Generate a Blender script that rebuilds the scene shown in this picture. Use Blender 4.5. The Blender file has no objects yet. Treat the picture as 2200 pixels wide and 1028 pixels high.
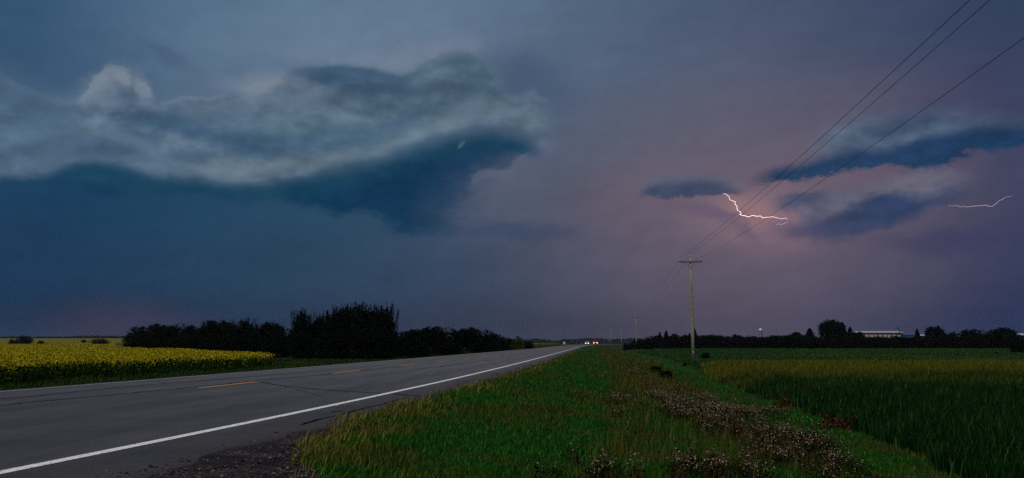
import bpy, math, random
import numpy as np
from mathutils import Vector, Matrix

QUICK = False            # True: sky only, for tests
rng = np.random.default_rng(7)
random.seed(7)
S = bpy.context.scene
COL = S.collection

# ------------------------------------------------------------------ camera
F = 1727.0               # focal length in pixels of a 2200 px wide picture
PITCH = math.atan(225.0 / F)
CAMZ = 1.0               # eye height above the asphalt (the verge lies lower)
cam_data = bpy.data.cameras.new('camera')
cam = bpy.data.objects.new('camera', cam_data)
COL.objects.link(cam)
cam.location = (0, 0, CAMZ)
cam.rotation_euler = (math.pi / 2 + PITCH, 0, 0)
cam_data.sensor_width = 36
cam_data.lens = 36 * F / 2200
cam_data.clip_start = 0.1
cam_data.clip_end = 20000
S.camera = cam

SUN_EL, SUN_AZ = math.radians(58), math.radians(205)   # azimuth clockwise from +Y (the view direction)
EXPOSURE = 0.0

# ------------------------------------------------------------------ helpers: colour, directions
def lin1(c):
    c /= 255.0
    return c / 12.92 if c <= 0.04045 else ((c + 0.055) / 1.055) ** 2.4
def L(r, g, b):
    return (lin1(r), lin1(g), lin1(b), 1.0)
def pdir(px, py):
    dx, dy = (px - 1100) / F, (514 - py) / F
    v = Vector((dx, math.cos(PITCH) - dy * math.sin(PITCH), math.sin(PITCH) + dy * math.cos(PITCH)))
    return v.normalized()
def azel(px, py):
    d = pdir(px, py)
    return math.degrees(math.atan2(d.x, d.y)), math.degrees(math.asin(d.z))

# ------------------------------------------------------------------ helpers: node expressions
class G:
    """tiny expression builder on a node tree"""
    def __init__(self, nt): self.nt = nt
    def n(self, t): return self.nt.nodes.new(t)
    def put(self, sock, v):
        if isinstance(v, bpy.types.NodeSocket): self.nt.links.new(v, sock)
        elif v is not None: sock.default_value = v
    def m(self, op, a, b=None, c=None, clamp=False):
        q = self.n('ShaderNodeMath'); q.operation = op; q.use_clamp = clamp
        self.put(q.inputs[0], a); self.put(q.inputs[1], b)
        if c is not None: self.put(q.inputs[2], c)
        return q.outputs[0]
    def add(self, a, b): return self.m('ADD', a, b)
    def sub(self, a, b): return self.m('SUBTRACT', a, b)
    def mul(self, a, b): return self.m('MULTIPLY', a, b)
    def ss(self, x, a, b, lo=0.0, hi=1.0):
        q = self.n('ShaderNodeMapRange'); q.interpolation_type = 'SMOOTHSTEP'
        flip = False
        if not isinstance(a, bpy.types.NodeSocket) and not isinstance(b, bpy.types.NodeSocket) and a > b:
            a, b = b, a; lo, hi = hi, lo
        self.put(q.inputs['Value'], x); self.put(q.inputs['From Min'], a); self.put(q.inputs['From Max'], b)
        q.inputs['To Min'].default_value = lo; q.inputs['To Max'].default_value = hi
        return q.outputs['Result']
    def mix(self, f, a, b, blend='MIX'):
        q = self.n('ShaderNodeMix'); q.data_type = 'RGBA'; q.blend_type = blend
        self.put(q.inputs[0], f); self.put(q.inputs[6], a); self.put(q.inputs[7], b)
        return q.outputs[2]
    def ramp(self, f, stops, interp='LINEAR'):
        q = self.n('ShaderNodeValToRGB'); r = q.color_ramp; r.interpolation = interp
        stops = sorted(stops, key=lambda t: t[0])
        r.elements[0].position = stops[0][0]; r.elements[0].color = stops[0][1]
        r.elements[1].position = stops[-1][0]; r.elements[1].color = stops[-1][1]
        for p, c in stops[1:-1]:
            e = r.elements.new(p); e.color = c
        self.put(q.inputs[0], f)
        return q.outputs[0]
    def noise(self, vec, scale, detail=4, rough=0.55, dist=0.0):
        q = self.n('ShaderNodeTexNoise')
        self.put(q.inputs['Vector'], vec); q.inputs['Scale'].default_value = scale
        q.inputs['Detail'].default_value = detail; q.inputs['Roughness'].default_value = rough
        q.inputs['Distortion'].default_value = dist
        return q
    def curve(self, x, pts):
        """pts: (az degrees, el degrees); result in degrees"""
        q = self.n('ShaderNodeFloatCurve'); cv = q.mapping.curves[0]
        u = self.m('MULTIPLY_ADD', x, 1 / 80.0, 0.5)
        P = sorted(((a + 40) / 80.0, (e + 5) / 40.0) for a, e in pts)
        cv.points[0].location = P[0]; cv.points[1].location = P[-1]
        for p in P[1:-1]: cv.points.new(*p)
        q.mapping.use_clip = False
        q.mapping.update()
        self.put(q.inputs['Factor'], 1.0); self.put(q.inputs['Value'], u)
        return self.m('MULTIPLY_ADD', q.outputs[0], 40.0, -5.0)

# ------------------------------------------------------------------ world: storm sky
world = bpy.data.worlds.new('World'); S.world = world; world.use_nodes = True
wt = world.node_tree; wt.nodes.clear(); g = G(wt)
tc = g.n('ShaderNodeTexCoord'); D = tc.outputs['Generated']
sep = g.n('ShaderNodeSeparateXYZ'); g.put(sep.inputs[0], D)
az0 = g.mul(g.m('ARCTAN2', sep.outputs[0], sep.outputs[1]), 57.29578)
el0 = g.mul(g.m('ARCSINE', sep.outputs[2]), 57.29578)
# stretched coordinates so that the vapour texture lies flatter than it is tall
stretch = g.n('ShaderNodeVectorMath'); stretch.operation = 'MULTIPLY'
g.put(stretch.inputs[0], D); stretch.inputs[1].default_value = (1, 1, 1.7)
DV = stretch.outputs[0]
def centred(q, amp):
    v = g.n('ShaderNodeSeparateXYZ'); g.put(v.inputs[0], q.outputs['Color'])
    return (g.mul(g.sub(v.outputs[0], 0.5), amp), g.mul(g.sub(v.outputs[1], 0.5), amp), g.mul(g.sub(v.outputs[2], 0.5), amp))
nA = g.noise(DV, 7.0, 5, 0.55)
nB = g.noise(DV, 24.0, 5, 0.66)
a1, e1, _f = centred(nA, 3.4)
a2, e2, _g2 = centred(nB, 2.2)
az = g.add(g.add(az0, a1), a2)
el = g.add(g.add(el0, g.mul(e1, 0.45)), g.mul(e2, 0.8))
azS = g.add(g.add(az0, g.mul(a1, 0.8)), g.mul(a2, 0.25))
elS = g.add(g.add(el0, g.mul(e1, 0.34)), g.mul(e2, 0.22))   # smooth edges
azs = g.add(az0, g.mul(a1, 0.5))                # softer warp for the sky gradient
els = g.add(el0, g.mul(e1, 0.5))
tex_lo = g.sub(g.noise(DV, 9.0, 5, 0.6, 0.4).outputs['Fac'], 0.5)
tex_hi = g.sub(g.noise(DV, 34.0, 5, 0.65, 0.3).outputs['Fac'], 0.5)

def shifted(off, scale, det, ro):
    v = g.n('ShaderNodeVectorMath'); v.operation = 'ADD'; g.put(v.inputs[0], DV); v.inputs[1].default_value = off
    return g.noise(v.outputs[0], scale, det, ro, 0.0).outputs['Fac']
relief = g.sub(shifted((0.0, 0.0, 0.0), 8.0, 5, 0.56), shifted((-0.008, 0.0, 0.018), 8.0, 5, 0.56))

AZL = (-32, -24, -16, -8, 0, 8, 16, 24, 32)
rows = [
 (0.5, [(22,46,74),(34,50,74),(38,54,78),(44,54,76),(52,57,76),(60,61,80),(66,65,84),(58,60,84),(32,46,82)]),
 (5.0, [(22,54,84),(36,62,90),(41,66,92),(48,69,94),(62,73,95),(76,77,96),(82,77,96),(72,72,96),(46,54,86)]),
 (10.0,[(20,60,92),(32,68,96),(38,71,97),(48,76,100),(72,82,103),(92,86,103),(104,90,105),(96,85,105),(56,62,93)]),
 (15.0,[(46,82,112),(84,106,132),(88,110,133),(82,104,128),(76,92,116),(84,91,110),(90,90,110),(86,84,107),(56,64,94)]),
 (20.0,[(46,82,113),(84,108,134),(98,119,144),(102,122,146),(88,108,132),(80,96,119),(80,90,113),(68,80,106),(48,62,92)]),
 (25.0,[(44,82,114),(72,102,130),(92,117,142),(100,122,147),(88,110,135),(78,98,122),(72,88,111),(60,74,102),(46,62,92)]),
]
def row(cols):
    u = g.m('MULTIPLY_ADD', azs, 1 / 160.0, 0.5)
    st = [((a + 80) / 160.0, L(*c)) for a, c in zip(AZL, cols)]
    st = [(0.0, L(44, 66, 98))] + st + [(1.0, L(44, 60, 94))]
    return g.ramp(u, st, 'B_SPLINE')
sky = row(rows[0][1])
for k in range(1, len(rows)):
    sky = g.mix(g.ss(els, rows[k-1][0], rows[k][0]), sky, row(rows[k][1]))
# the clearing sky overhead and behind: real sky texture seen past the storm deck
nis = g.n('ShaderNodeTexSky'); nis.sky_type = 'NISHITA'; nis.sun_disc = False
nis.sun_elevation = SUN_EL; nis.sun_rotation = SUN_AZ
nis.air_density = 1.5; nis.dust_density = 3.0
nsky = g.n('ShaderNodeVectorMath'); nsky.operation = 'SCALE'; g.put(nsky.inputs[0], nis.outputs[0]); nsky.inputs['Scale'].default_value = 0.05
over = g.mul(g.ss(el0, 30, 60), 1.0)
back = g.mul(g.ss(g.m('ABSOLUTE', az0), 60, 120), g.ss(el0, 0, 12))
deck = g.mix(0.8, nsky.outputs[0], L(126, 128, 138))
sky = g.mix(g.m('MAXIMUM', over, back), sky, deck)

def blob(cx, cy, rx, ry, rot=0, soft=0.6, warp=1.0):
    """soft ellipse: centre and radii in picture px turned into degrees, rot counter-clockwise in degrees"""
    ca, ce = azel(cx, cy); k = 1 / 31.0
    A, Ee = (az, el) if warp else (azs, els)
    da, de = g.sub(A, ca), g.sub(Ee, ce)
    c, s_ = math.cos(math.radians(rot)), math.sin(math.radians(rot))
    u = g.mul(g.add(g.mul(da, c), g.mul(de, s_)), 1 / (rx * k))
    v = g.mul(g.sub(g.mul(de, c), g.mul(da, s_)), 1 / (ry * k))
    d = g.m('SQRT', g.add(g.mul(u, u), g.mul(v, v)))
    return g.ss(d, 1 + soft, max(0.0, 1 - soft))
def paint(mask, rgb, amt=1.0):
    global sky
    sky = g.mix(g.m('MULTIPLY', mask, amt, clamp=True), sky, L(*rgb))
def line(pts, smooth=False): return g.curve(azS if smooth else az, [azel(*p) for p in pts])

# glow of the sheet lightning inside the rain
paint(blob(1610, 470, 330, 200, 0, 0.95, 0), (116, 102, 115), 0.42)
paint(blob(1620, 475, 100, 60, -8, 0.95, 0), (142, 114, 124), 0.55)
paint(blob(1600, 452, 46, 30, -40, 0.95, 0), (158, 118, 120), 0.4)
paint(blob(1640, 468, 60, 16, -5, 0.95, 0), (158, 118, 120), 0.35)
# dark wisps and shades in the open deck
paint(blob(1130, 175, 90, 60, -20, 0.8), (62, 82, 112), 0.6)
paint(blob(370, 118, 60, 14, -25, 0.8), (70, 90, 118), 0.6)
paint(blob(900, 125, 120, 30, 12, 0.7), (112, 124, 146), 0.7)
paint(blob(610, 185, 110, 26, 6, 0.6), (116, 130, 150), 0.75)
# ---- main shelf cloud, left
top = line([(-60,140),(0,150),(60,190),(120,215),(165,200),(190,165),(240,142),(280,160),(300,180),(335,200),(400,222),(480,212),(560,205),(640,160),(740,140),(840,160),(900,150),(960,108),(1010,105),(1060,140),(1090,195),(1160,208),(1200,260),(1230,330),(1260,360)])
lip = line([(-60,385),(0,382),(100,376),(190,352),(260,352),(330,374),(480,392),(580,392),(650,374),(760,354),(850,320),(960,290),(1060,276),(1130,286),(1180,315),(1230,340)], True)
bot = line([(-60,380),(0,388),(200,394),(400,402),(560,418),(640,432),(700,452),(780,448),(850,478),(960,492),(1010,470),(1060,395),(1120,352),(1170,325),(1230,335)])
azwin = g.ss(az, azel(1200,250)[0] + 0.6, azel(1120,250)[0])
lo = g.sub(elS, lip)                       # height above the lip
body = g.mul(g.mul(g.ss(g.sub(top, el), -0.35, 0.9), g.ss(lo, -0.5, 0.5)), azwin)
shade = g.add(g.add(g.mul(tex_lo, 1.1), g.mul(tex_hi, 0.6)), g.mul(relief, 1.4))
bodycol = g.ramp(g.add(g.add(0.5, shade), 0.0), [(0.1, L(48,78,104)), (0.5, L(74,97,119)), (0.85, L(106,124,139))])
sky = g.mix(g.mul(body, 0.9), sky, bodycol)
def fold(pts, sharp, fade, rgb, amt, below=True, ends=50, puffy=False):
    """a fold of vapour: sharp along the line, fading away below (or above) it; sharp and fade in degrees"""
    global sky
    d = g.sub(line(pts, not puffy), el if puffy else elS)
    if not below: d = g.mul(d, -1.0)
    m_ = g.mul(g.ss(d, -sharp, sharp), g.ss(d, fade, sharp * 0.5))
    x0, x1 = pts[0], pts[-1]
    m_ = g.mul(m_, g.mul(g.ss(az, azel(*x0)[0], azel(x0[0] + ends, x0[1])[0]), g.ss(az, azel(*x1)[0], azel(x1[0] - ends, x1[1])[0])))
    sky = g.mix(g.mul(m_, amt), sky, L(*rgb))
fold([(-20,148),(40,180),(90,206),(150,222),(200,215)], 0.2, 0.9, (96,116,138), 0.6, ends=15, puffy=True)
fold([(160,215),(180,172),(212,152),(240,140),(265,152),(282,185)], 0.26, 1.9, (130,141,152), 0.7, ends=12, puffy=True)
fold([(280,195),(298,178),(318,178),(334,205)], 0.15, 0.9, (124,136,150), 0.8, ends=10, puffy=True)
fold([(350,228),(390,216),(440,214),(500,205)], 0.2, 0.7, (108,124,142), 0.6, ends=15, puffy=True)
fold([(1080,222),(1120,206),(1160,204),(1195,225)], 0.2, 0.8, (98,112,132), 0.6, ends=20, puffy=True)
fold([(500,205),(560,178),(610,165),(660,168),(720,186)], 0.25, 1.8, (122,134,150), 0.85)
fold([(600,190),(640,150),(690,146),(740,140),(800,150),(850,162),(890,160),(930,150)], 0.3, 2.2, (64,90,113), 0.5)
fold([(870,165),(930,130),(970,106),(1010,106),(1060,140),(1120,190)], 0.4, 2.6, (80,102,120), 0.5)
fold([(640,150),(700,143),(760,140),(830,158),(880,172)], 0.25, 1.4, (54,80,108), 0.55)
fold([(600,190),(640,148),(740,138),(850,160),(890,158),(930,128),(990,102),(1060,140)], 0.25, 2.0, (112,126,146), 0.45, False)
fold([(330,222),(430,262),(520,290),(600,300),(720,292)], 0.35, 2.4, (56,82,108), 0.6)
fold([(-20,165),(40,190),(110,225),(180,215)], 0.3, 2.6, (60,84,114), 0.6, ends=20)
fold([(270,215),(340,225),(400,232),(470,222),(540,212)], 0.3, 1.5, (98,116,136), 0.5)
fold([(-20,300),(60,270),(160,262),(280,290),(360,330)], 0.4, 1.8, (84,106,128), 0.55)
fold([(60,300),(180,300),(300,320),(400,352)], 0.4, 1.3, (62,88,114), 0.5)
fold([(380,225),(450,228),(540,212),(640,205),(720,190),(780,200)], 0.3, 1.6, (102,120,138), 0.55)
fold([(600,290),(680,272),(760,262),(820,240),(900,236)], 0.4, 1.3, (96,118,132), 0.5)
fold([(560,335),(680,305),(800,300),(880,262),(980,225),(1060,215)], 0.4, 1.6, (62,88,112), 0.5, False)
fold([(420,360),(480,345),(560,330),(640,322),(740,318),(790,300),(880,262),(980,228),(1100,215),(1190,260)], 0.45, 1.5, (100,118,130), 0.5)
fold([(470,385),(540,352),(620,338),(700,332),(790,312)], 0.3, 0.9, (112,124,132), 0.6)
fold([(770,335),(860,292),(940,262),(1010,240),(1100,240),(1180,262)], 0.3, 0.9, (112,128,136), 0.6)
fold([(250,335),(330,330),(420,352),(500,372)], 0.3, 1.0, (96,114,130), 0.5)
fold([(820,215),(880,205),(950,190),(1020,200),(1080,225)], 0.3, 1.4, (92,112,128), 0.45)
fold([(840,270),(900,248),(960,232),(1030,214)], 0.25, 0.9, (60,86,108), 0.5, False)
for b in [  # (cx,cy,rx,ry,rot,soft,rgb,amt)  light and dark folds
    (232,176,46,26,25,0.8,(120,134,146),0.5),(205,200,60,26,20,0.8,(104,120,138),0.6),(270,205,34,16,-20,0.8,(76,96,120),0.7),(308,190,26,18,-40,0.8,(118,130,146),0.8),(190,270,22,12,40,0.7,(112,126,142),0.85),
    (40,200,70,40,-30,0.7,(72,94,120),0.7),(70,300,110,60,20,0.8,(80,104,128),0.6),
    (760,178,115,30,-6,0.7,(60,86,110),0.6),(980,190,100,60,20,0.8,(80,102,119),0.5),
    (470,285,150,26,-8,0.8,(60,86,112),0.7),(560,245,110,22,12,0.7,(92,112,132),0.6),(760,300,170,36,4,0.8,(66,92,114),0.7),
    (1000,250,120,22,16,0.8,(88,110,128),0.7),(680,250,120,24,14,0.8,(90,112,126),0.5),
    (900,300,140,20,20,0.7,(96,116,130),0.8),(1090,258,90,24,0,0.7,(92,112,130),0.7),
    (560,362,150,16,3,0.8,(98,116,130),0.6),(330,325,130,22,-14,0.8,(84,106,126),0.6),(700,335,110,14,10,0.8,(94,114,128),0.4),
    (60,345,110,24,10,0.8,(78,100,124),0.7),(840,372,1,1,0,0.5,(80,80,80),0.0)]:
    if b[7] > 0: paint(g.mul(blob(*b[:6]), g.ss(lo, -0.25, 0.35)), b[6], b[7])
belly = g.mul(g.mul(g.ss(g.sub(lip, elS), -0.45, 1.1), g.ss(g.add(g.sub(el, bot), g.mul(tex_hi, 2.2)), -0.9, 0.4)), g.ss(az, azel(1210,300)[0], azel(1130,300)[0]))
belly = g.mul(belly, g.ss(az, azel(-10,380)[0], azel(260,380)[0], 0.1, 1.0))
sky = g.mix(g.mul(belly, 0.95), sky, g.mix(g.ss(g.sub(lip, elS), 2.4, 0.2), g.ramp(g.add(0.5, g.mul(tex_hi, 1.2)), [(0.2, L(8,48,78)), (0.8, L(18,58,88))]), g.ramp(g.add(0.5, g.mul(tex_lo, 1.4)), [(0.2, L(12,58,84)), (0.8, L(34,74,94))])))
paint(blob(940, 445, 130, 50, 0, 0.9), (20, 56, 86), 0.65)
paint(blob(1095, 418, 95, 58, 25, 0.75), (90, 94, 112), 0.75)
paint(blob(1065, 440, 120, 70, 15, 0.98), (78, 88, 110), 0.5)
fold([(1000,392),(1030,372),(1060,366),(1090,362),(1120,340),(1160,320)], 0.25, 1.4, (96, 102, 120), 0.55, ends=20, puffy=True)
paint(blob(1100, 498, 120, 16, -4, 0.9), (44, 66, 96), 0.5)
paint(blob(992, 316, 8, 4, 45, 0.7, 0), (84, 104, 120), 0.6)
paint(blob(260, 700, 130, 45, 0, 0.8, 0), (62, 58, 80), 0.6)
# ---- long dark cloud, right
t1 = line([(1560,400),(1600,384),(1650,360),(1730,345),(1830,318),(1900,318),(2000,285),(2080,270),(2150,262),(2260,276)], True)
b1 = line([(1560,400),(1600,394),(1640,388),(1730,375),(1800,358),(1880,348),(1960,348),(2010,356),(2060,325),(2140,302),(2260,296)])
c1 = line([(1690,330),(1740,280),(1800,248),(1900,225),(2000,212),(2100,222),(2260,256)], True)
win1 = g.ss(az, azel(1690,330)[0], azel(1790,330)[0])
pale = g.mul(g.mul(g.ss(g.sub(c1, elS), -0.4, 1.5), g.ss(g.sub(elS, t1), -1.0, 0.2)), win1)
sky = g.mix(g.mul(pale, 0.9), sky, g.ramp(g.add(g.add(0.5, shade), g.mul(g.sub(elS, t1), -0.06)), [(0.15, L(62,82,108)), (0.8, L(92,108,128))]))
dk = g.mul(g.mul(g.ss(g.sub(t1, elS), -0.4, 0.7), g.ss(g.add(g.sub(el, b1), g.mul(tex_hi, 2.2)), -0.65, -0.1)), g.ss(az, azel(1590,390)[0], azel(1680,390)[0]))
sky = g.mix(g.mul(dk, 0.95), sky, g.ramp(g.add(0.5, g.mul(tex_hi, 1.4)), [(0.2, L(22,52,88)), (0.8, L(34,66,100))]))
# ---- small lens cloud
t2 = line([(1340,412),(1368,402),(1400,384),(1490,374),(1580,386),(1620,402)], True)
b2 = line([(1340,412),(1368,418),(1400,421),(1500,416),(1590,412),(1620,406)])
lens = g.mul(g.mul(g.ss(g.sub(t2, elS), -0.6, 0.7), g.ss(g.add(g.sub(el, b2), g.mul(tex_hi, 2.2)), -0.35, 0.1)), g.mul(g.ss(az, azel(1355,400)[0], azel(1395,400)[0]), g.ss(az, azel(1640,400)[0], azel(1560,400)[0])))
sky = g.mix(g.mul(lens, 0.9), sky, g.mix(g.ss(g.sub(t2, elS), 0.1, 0.9), L(84,94,114), g.ramp(g.add(0.5, g.mul(tex_hi, 1.2)), [(0.2, L(50,64,92)), (0.8, L(62,76,102))])))
# ---- lower double cloud
t3 = line([(1660,440),(1685,428),(1750,422),(1850,408),(1950,386),(2010,388),(2050,415)], True)
b3 = line([(1660,440),(1690,446),(1760,492),(1850,488),(1950,465),(2050,420)])
w3 = g.mul(g.ss(az, azel(1670,440)[0], azel(1730,440)[0]), g.ss(az, azel(2060,420)[0], azel(1990,420)[0]))
low3 = g.mul(g.mul(g.ss(g.sub(t3, elS), -0.4, 0.6), g.ss(g.add(g.sub(el, b3), g.mul(tex_hi, 2.2)), -0.4, 0.4)), w3)
sky = g.mix(g.mul(low3, 0.85), sky, g.ramp(g.add(0.5, shade), [(0.2, L(78,80,104)), (0.8, L(98,96,116))]))
paint(blob(1960, 404, 85, 22, 12, 0.8), (110, 108, 124), 0.7)
paint(blob(1820, 428, 110, 16, 6, 0.9), (98, 98, 116), 0.5)
paint(blob(1895, 457, 135, 26, 12, 0.55), (42, 60, 94), 0.92)
paint(blob(1730, 436, 50, 14, 6, 0.7), (62, 72, 100), 0.75)
paint(blob(1800, 484, 100, 16, 4, 0.8), (64, 70, 100), 0.65)
# ---- smudges
paint(blob(1545, 460, 60, 12, -14, 0.8), (92, 82, 108), 0.6)
paint(blob(1590, 500, 50, 14, -35, 0.8), (96, 84, 108), 0.6)
paint(blob(2050, 520, 110, 22, -4, 0.8), (56, 58, 92), 0.55)
paint(blob(1400, 490, 60, 14, 0, 0.9), (98, 86, 108), 0.4)
clouds = g.m('MAXIMUM', g.m('MAXIMUM', g.mul(body, 1.0), g.mul(pale, 1.0)), g.m('MAXIMUM', g.mul(low3, 0.9), g.m('MAXIMUM', g.mul(belly, 0.55), g.mul(dk, 0.5))))
clouds = g.m('MAXIMUM', clouds, 0.22)
vr = g.n('ShaderNodeVectorMath'); vr.operation = 'SCALE'; g.put(vr.inputs[0], sky); g.put(vr.inputs['Scale'], g.add(1.0, g.mul(g.mul(relief, 1.9), clouds)))
sky = vr.outputs[0]
# faint vapour texture over everything
tx = g.add(1.0, g.add(g.mul(tex_lo, 0.16), g.mul(tex_hi, 0.14)))
vs = g.n('ShaderNodeVectorMath'); vs.operation = 'SCALE'; g.put(vs.inputs[0], sky); g.put(vs.inputs['Scale'], tx)
bg = g.n('ShaderNodeBackground'); g.put(bg.inputs['Color'], vs.outputs[0]); bg.inputs['Strength'].default_value = 1.0
wo = g.n('ShaderNodeOutputWorld'); wt.links.new(bg.outputs[0], wo.inputs[0])

# ------------------------------------------------------------------ sun: broad light of the clear sky high behind the camera
sd = bpy.data.lights.new('sun', 'SUN'); sd.energy = 1.6; sd.angle = math.radians(30); sd.color = (1.0, 0.95, 0.89)
sun = bpy.data.objects.new('sun', sd); COL.objects.link(sun)
sdir = Vector((math.sin(SUN_AZ) * math.cos(SUN_EL), math.cos(SUN_AZ) * math.cos(SUN_EL), math.sin(SUN_EL)))
sun.rotation_euler = sdir.to_track_quat('Z', 'Y').to_euler()

vsn = S.view_settings
S.display_settings.display_device = 'sRGB'
vsn.view_transform = 'Standard'; vsn.look = 'None'; vsn.exposure = EXPOSURE; vsn.gamma = 1.0; vsn.use_curve_mapping = False
S.render.engine = 'CYCLES'
S.cycles.use_denoising = False
S.cycles.max_bounces = 5
S.cycles.diffuse_bounces = 3

#BUILD
# ================================================================== helpers: meshes and bookkeeping
def tag(o, label=None, cat=None, group=None, kind=None):
    if label: o['label'] = label
    if cat: o['category'] = cat
    if group: o['group'] = group
    if kind: o['kind'] = kind
    return o
def link(name, me, mat=None, parent=None):
    if mat is not None and not me.materials: me.materials.append(mat)
    o = bpy.data.objects.new(name, me); COL.objects.link(o)
    if parent is not None: o.parent = parent
    return o
def empty(name, loc, label, cat, group=None, rz=0.0, sc=1.0):
    o = bpy.data.objects.new(name, None); COL.objects.link(o)
    o.empty_display_size = 0.3
    o.location = loc; o.rotation_euler = (0, 0, rz); o.scale = (sc, sc, sc) if not isinstance(sc, tuple) else sc
    return tag(o, label, cat, group)
def copy_tree(o, parent=None):
    c = o.copy(); COL.objects.link(c); c.parent = parent
    for ch in o.children: copy_tree(ch, c)
    return c
def tri_mesh(name, V, T, attrs=None, smooth=False):
    """V (n,3) float, T (m,3) int"""
    V = np.asarray(V, np.float32); T = np.asarray(T, np.int32)
    me = bpy.data.meshes.new(name)
    me.vertices.add(len(V)); me.vertices.foreach_set('co', V.ravel())
    me.loops.add(T.size); me.loops.foreach_set('vertex_index', T.ravel())
    me.polygons.add(len(T)); me.polygons.foreach_set('loop_start', np.arange(0, T.size, 3, dtype=np.int32))
    if smooth: me.polygons.foreach_set('use_smooth', np.ones(len(T), bool))
    me.update(calc_edges=True)
    for k, a in (attrs or {}).items():
        at = me.attributes.new(k, 'FLOAT', 'POINT'); at.data.foreach_set('value', np.asarray(a, np.float32))
    return me
class MB:
    """collects simple solids into one mesh"""
    def __init__(self): self.v = []; self.f = []
    def poly(self, vs, fs):
        b = len(self.v); self.v += [tuple(p) for p in vs]; self.f += [tuple(b + i for i in f) for f in fs]; return self
    def box(self, x0, y0, z0, x1, y1, z1):
        vs = [(x, y, z) for x in (x0, x1) for y in (y0, y1) for z in (z0, z1)]
        return self.poly(vs, [(0,1,3,2),(4,6,7,5),(0,4,5,1),(2,3,7,6),(0,2,6,4),(1,5,7,3)])
    def tube(self, pts, radii, n=8, caps=True):
        pts = [Vector(p) for p in pts]
        if not hasattr(radii, '__len__'): radii = [radii] * len(pts)
        rings = []
        for i, p in enumerate(pts):
            d = (pts[min(i + 1, len(pts) - 1)] - pts[max(i - 1, 0)]).normalized()
            up = Vector((0, 0, 1)) if abs(d.z) < 0.95 else Vector((1, 0, 0))
            a = d.cross(up).normalized(); b = d.cross(a).normalized()
            rings.append([p + (a * math.cos(t) + b * math.sin(t)) * radii[i] for t in [2 * math.pi * k / n for k in range(n)]])
        vs = [q for r in rings for q in r]; fs = []
        for i in range(len(pts) - 1):
            for k in range(n):
                fs.append((i*n+k, i*n+(k+1) % n, (i+1)*n+(k+1) % n, (i+1)*n+k))
        if caps: fs += [tuple(range(n))[::-1], tuple((len(pts)-1)*n + k for k in range(n))]
        return self.poly(vs, fs)
    def lathe(self, prof, n=16, c=(0, 0, 0)):
        vs = [(c[0] + r * math.cos(2*math.pi*k/n), c[1] + r * math.sin(2*math.pi*k/n), c[2] + z) for r, z in prof for k in range(n)]
        fs = [(i*n+k, i*n+(k+1) % n, (i+1)*n+(k+1) % n, (i+1)*n+k) for i in range(len(prof)-1) for k in range(n)]
        return self.poly(vs, fs)
    def mesh(self, name):
        me = bpy.data.meshes.new(name); me.from_pydata(self.v, [], self.f); me.update(); return me
    def build(self, name, mat, parent=None, smooth=False):
        me = self.mesh(name)
        if smooth:
            for p in me.polygons: p.use_smooth = True
        return link(name, me, mat, parent)

# ------------------------------------------------------------------ materials
def new_mat(name):
    m = bpy.data.materials.new(name); m.use_nodes = True
    nt = m.node_tree; b = nt.nodes['Principled BSDF']
    return m, G(nt), b
def simple(name, rgb, rough=0.7, metal=0.0, noise=0.0, nscale=20.0, bump=0.0):
    m, q, b = new_mat(name)
    b.inputs['Roughness'].default_value = rough; b.inputs['Metallic'].default_value = metal
    if noise or bump:
        t = q.n('ShaderNodeTexCoord'); nn = q.noise(t.outputs['Object'], nscale, 5, 0.6)
        lo = tuple(c * (1 - noise) for c in rgb) + (1,); hi = tuple(min(1, c * (1 + noise)) for c in rgb) + (1,)
        q.put(b.inputs['Base Color'], q.ramp(nn.outputs['Fac'], [(0.3, lo), (0.7, hi)]))
        if bump:
            bp = q.n('ShaderNodeBump'); bp.inputs['Strength'].default_value = bump; bp.inputs['Distance'].default_value = 0.02
            q.put(bp.inputs['Height'], nn.outputs['Fac']); q.put(b.inputs['Normal'], bp.outputs[0])
    else: b.inputs['Base Color'].default_value = (*rgb, 1)
    return m
def emis(name, rgb, strength):
    m, q, b = new_mat(name); b.inputs['Base Color'].default_value = (0.02, 0.02, 0.02, 1)
    b.inputs['Emission Color'].default_value = (*rgb, 1); b.inputs['Emission Strength'].default_value = strength
    return m
def plant(name, stops, patch=None, pscale=0.35, rough=0.8, transl=0.0):
    """colour by a random number per blade; patch = second ramp mixed in by large soft noise on the ground plan"""
    m, q, b = new_mat(name)
    a = q.n('ShaderNodeAttribute'); a.attribute_name = 'rnd'
    col = q.ramp(a.outputs['Fac'], [(p, (*c, 1)) for p, c in stops])
    ge = q.n('ShaderNodeNewGeometry')
    if patch:
        col2 = q.ramp(a.outputs['Fac'], [(p, (*c, 1)) for p, c in patch])
        nn = q.noise(ge.outputs['Position'], pscale, 4, 0.6, 0.5)
        col = q.mix(q.ss(nn.outputs['Fac'], 0.45, 0.62), col, col2)
    q.put(b.inputs['Base Color'], col); b.inputs['Roughness'].default_value = rough
    b.inputs['Specular IOR Level'].default_value = 0.03
    return m

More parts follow.
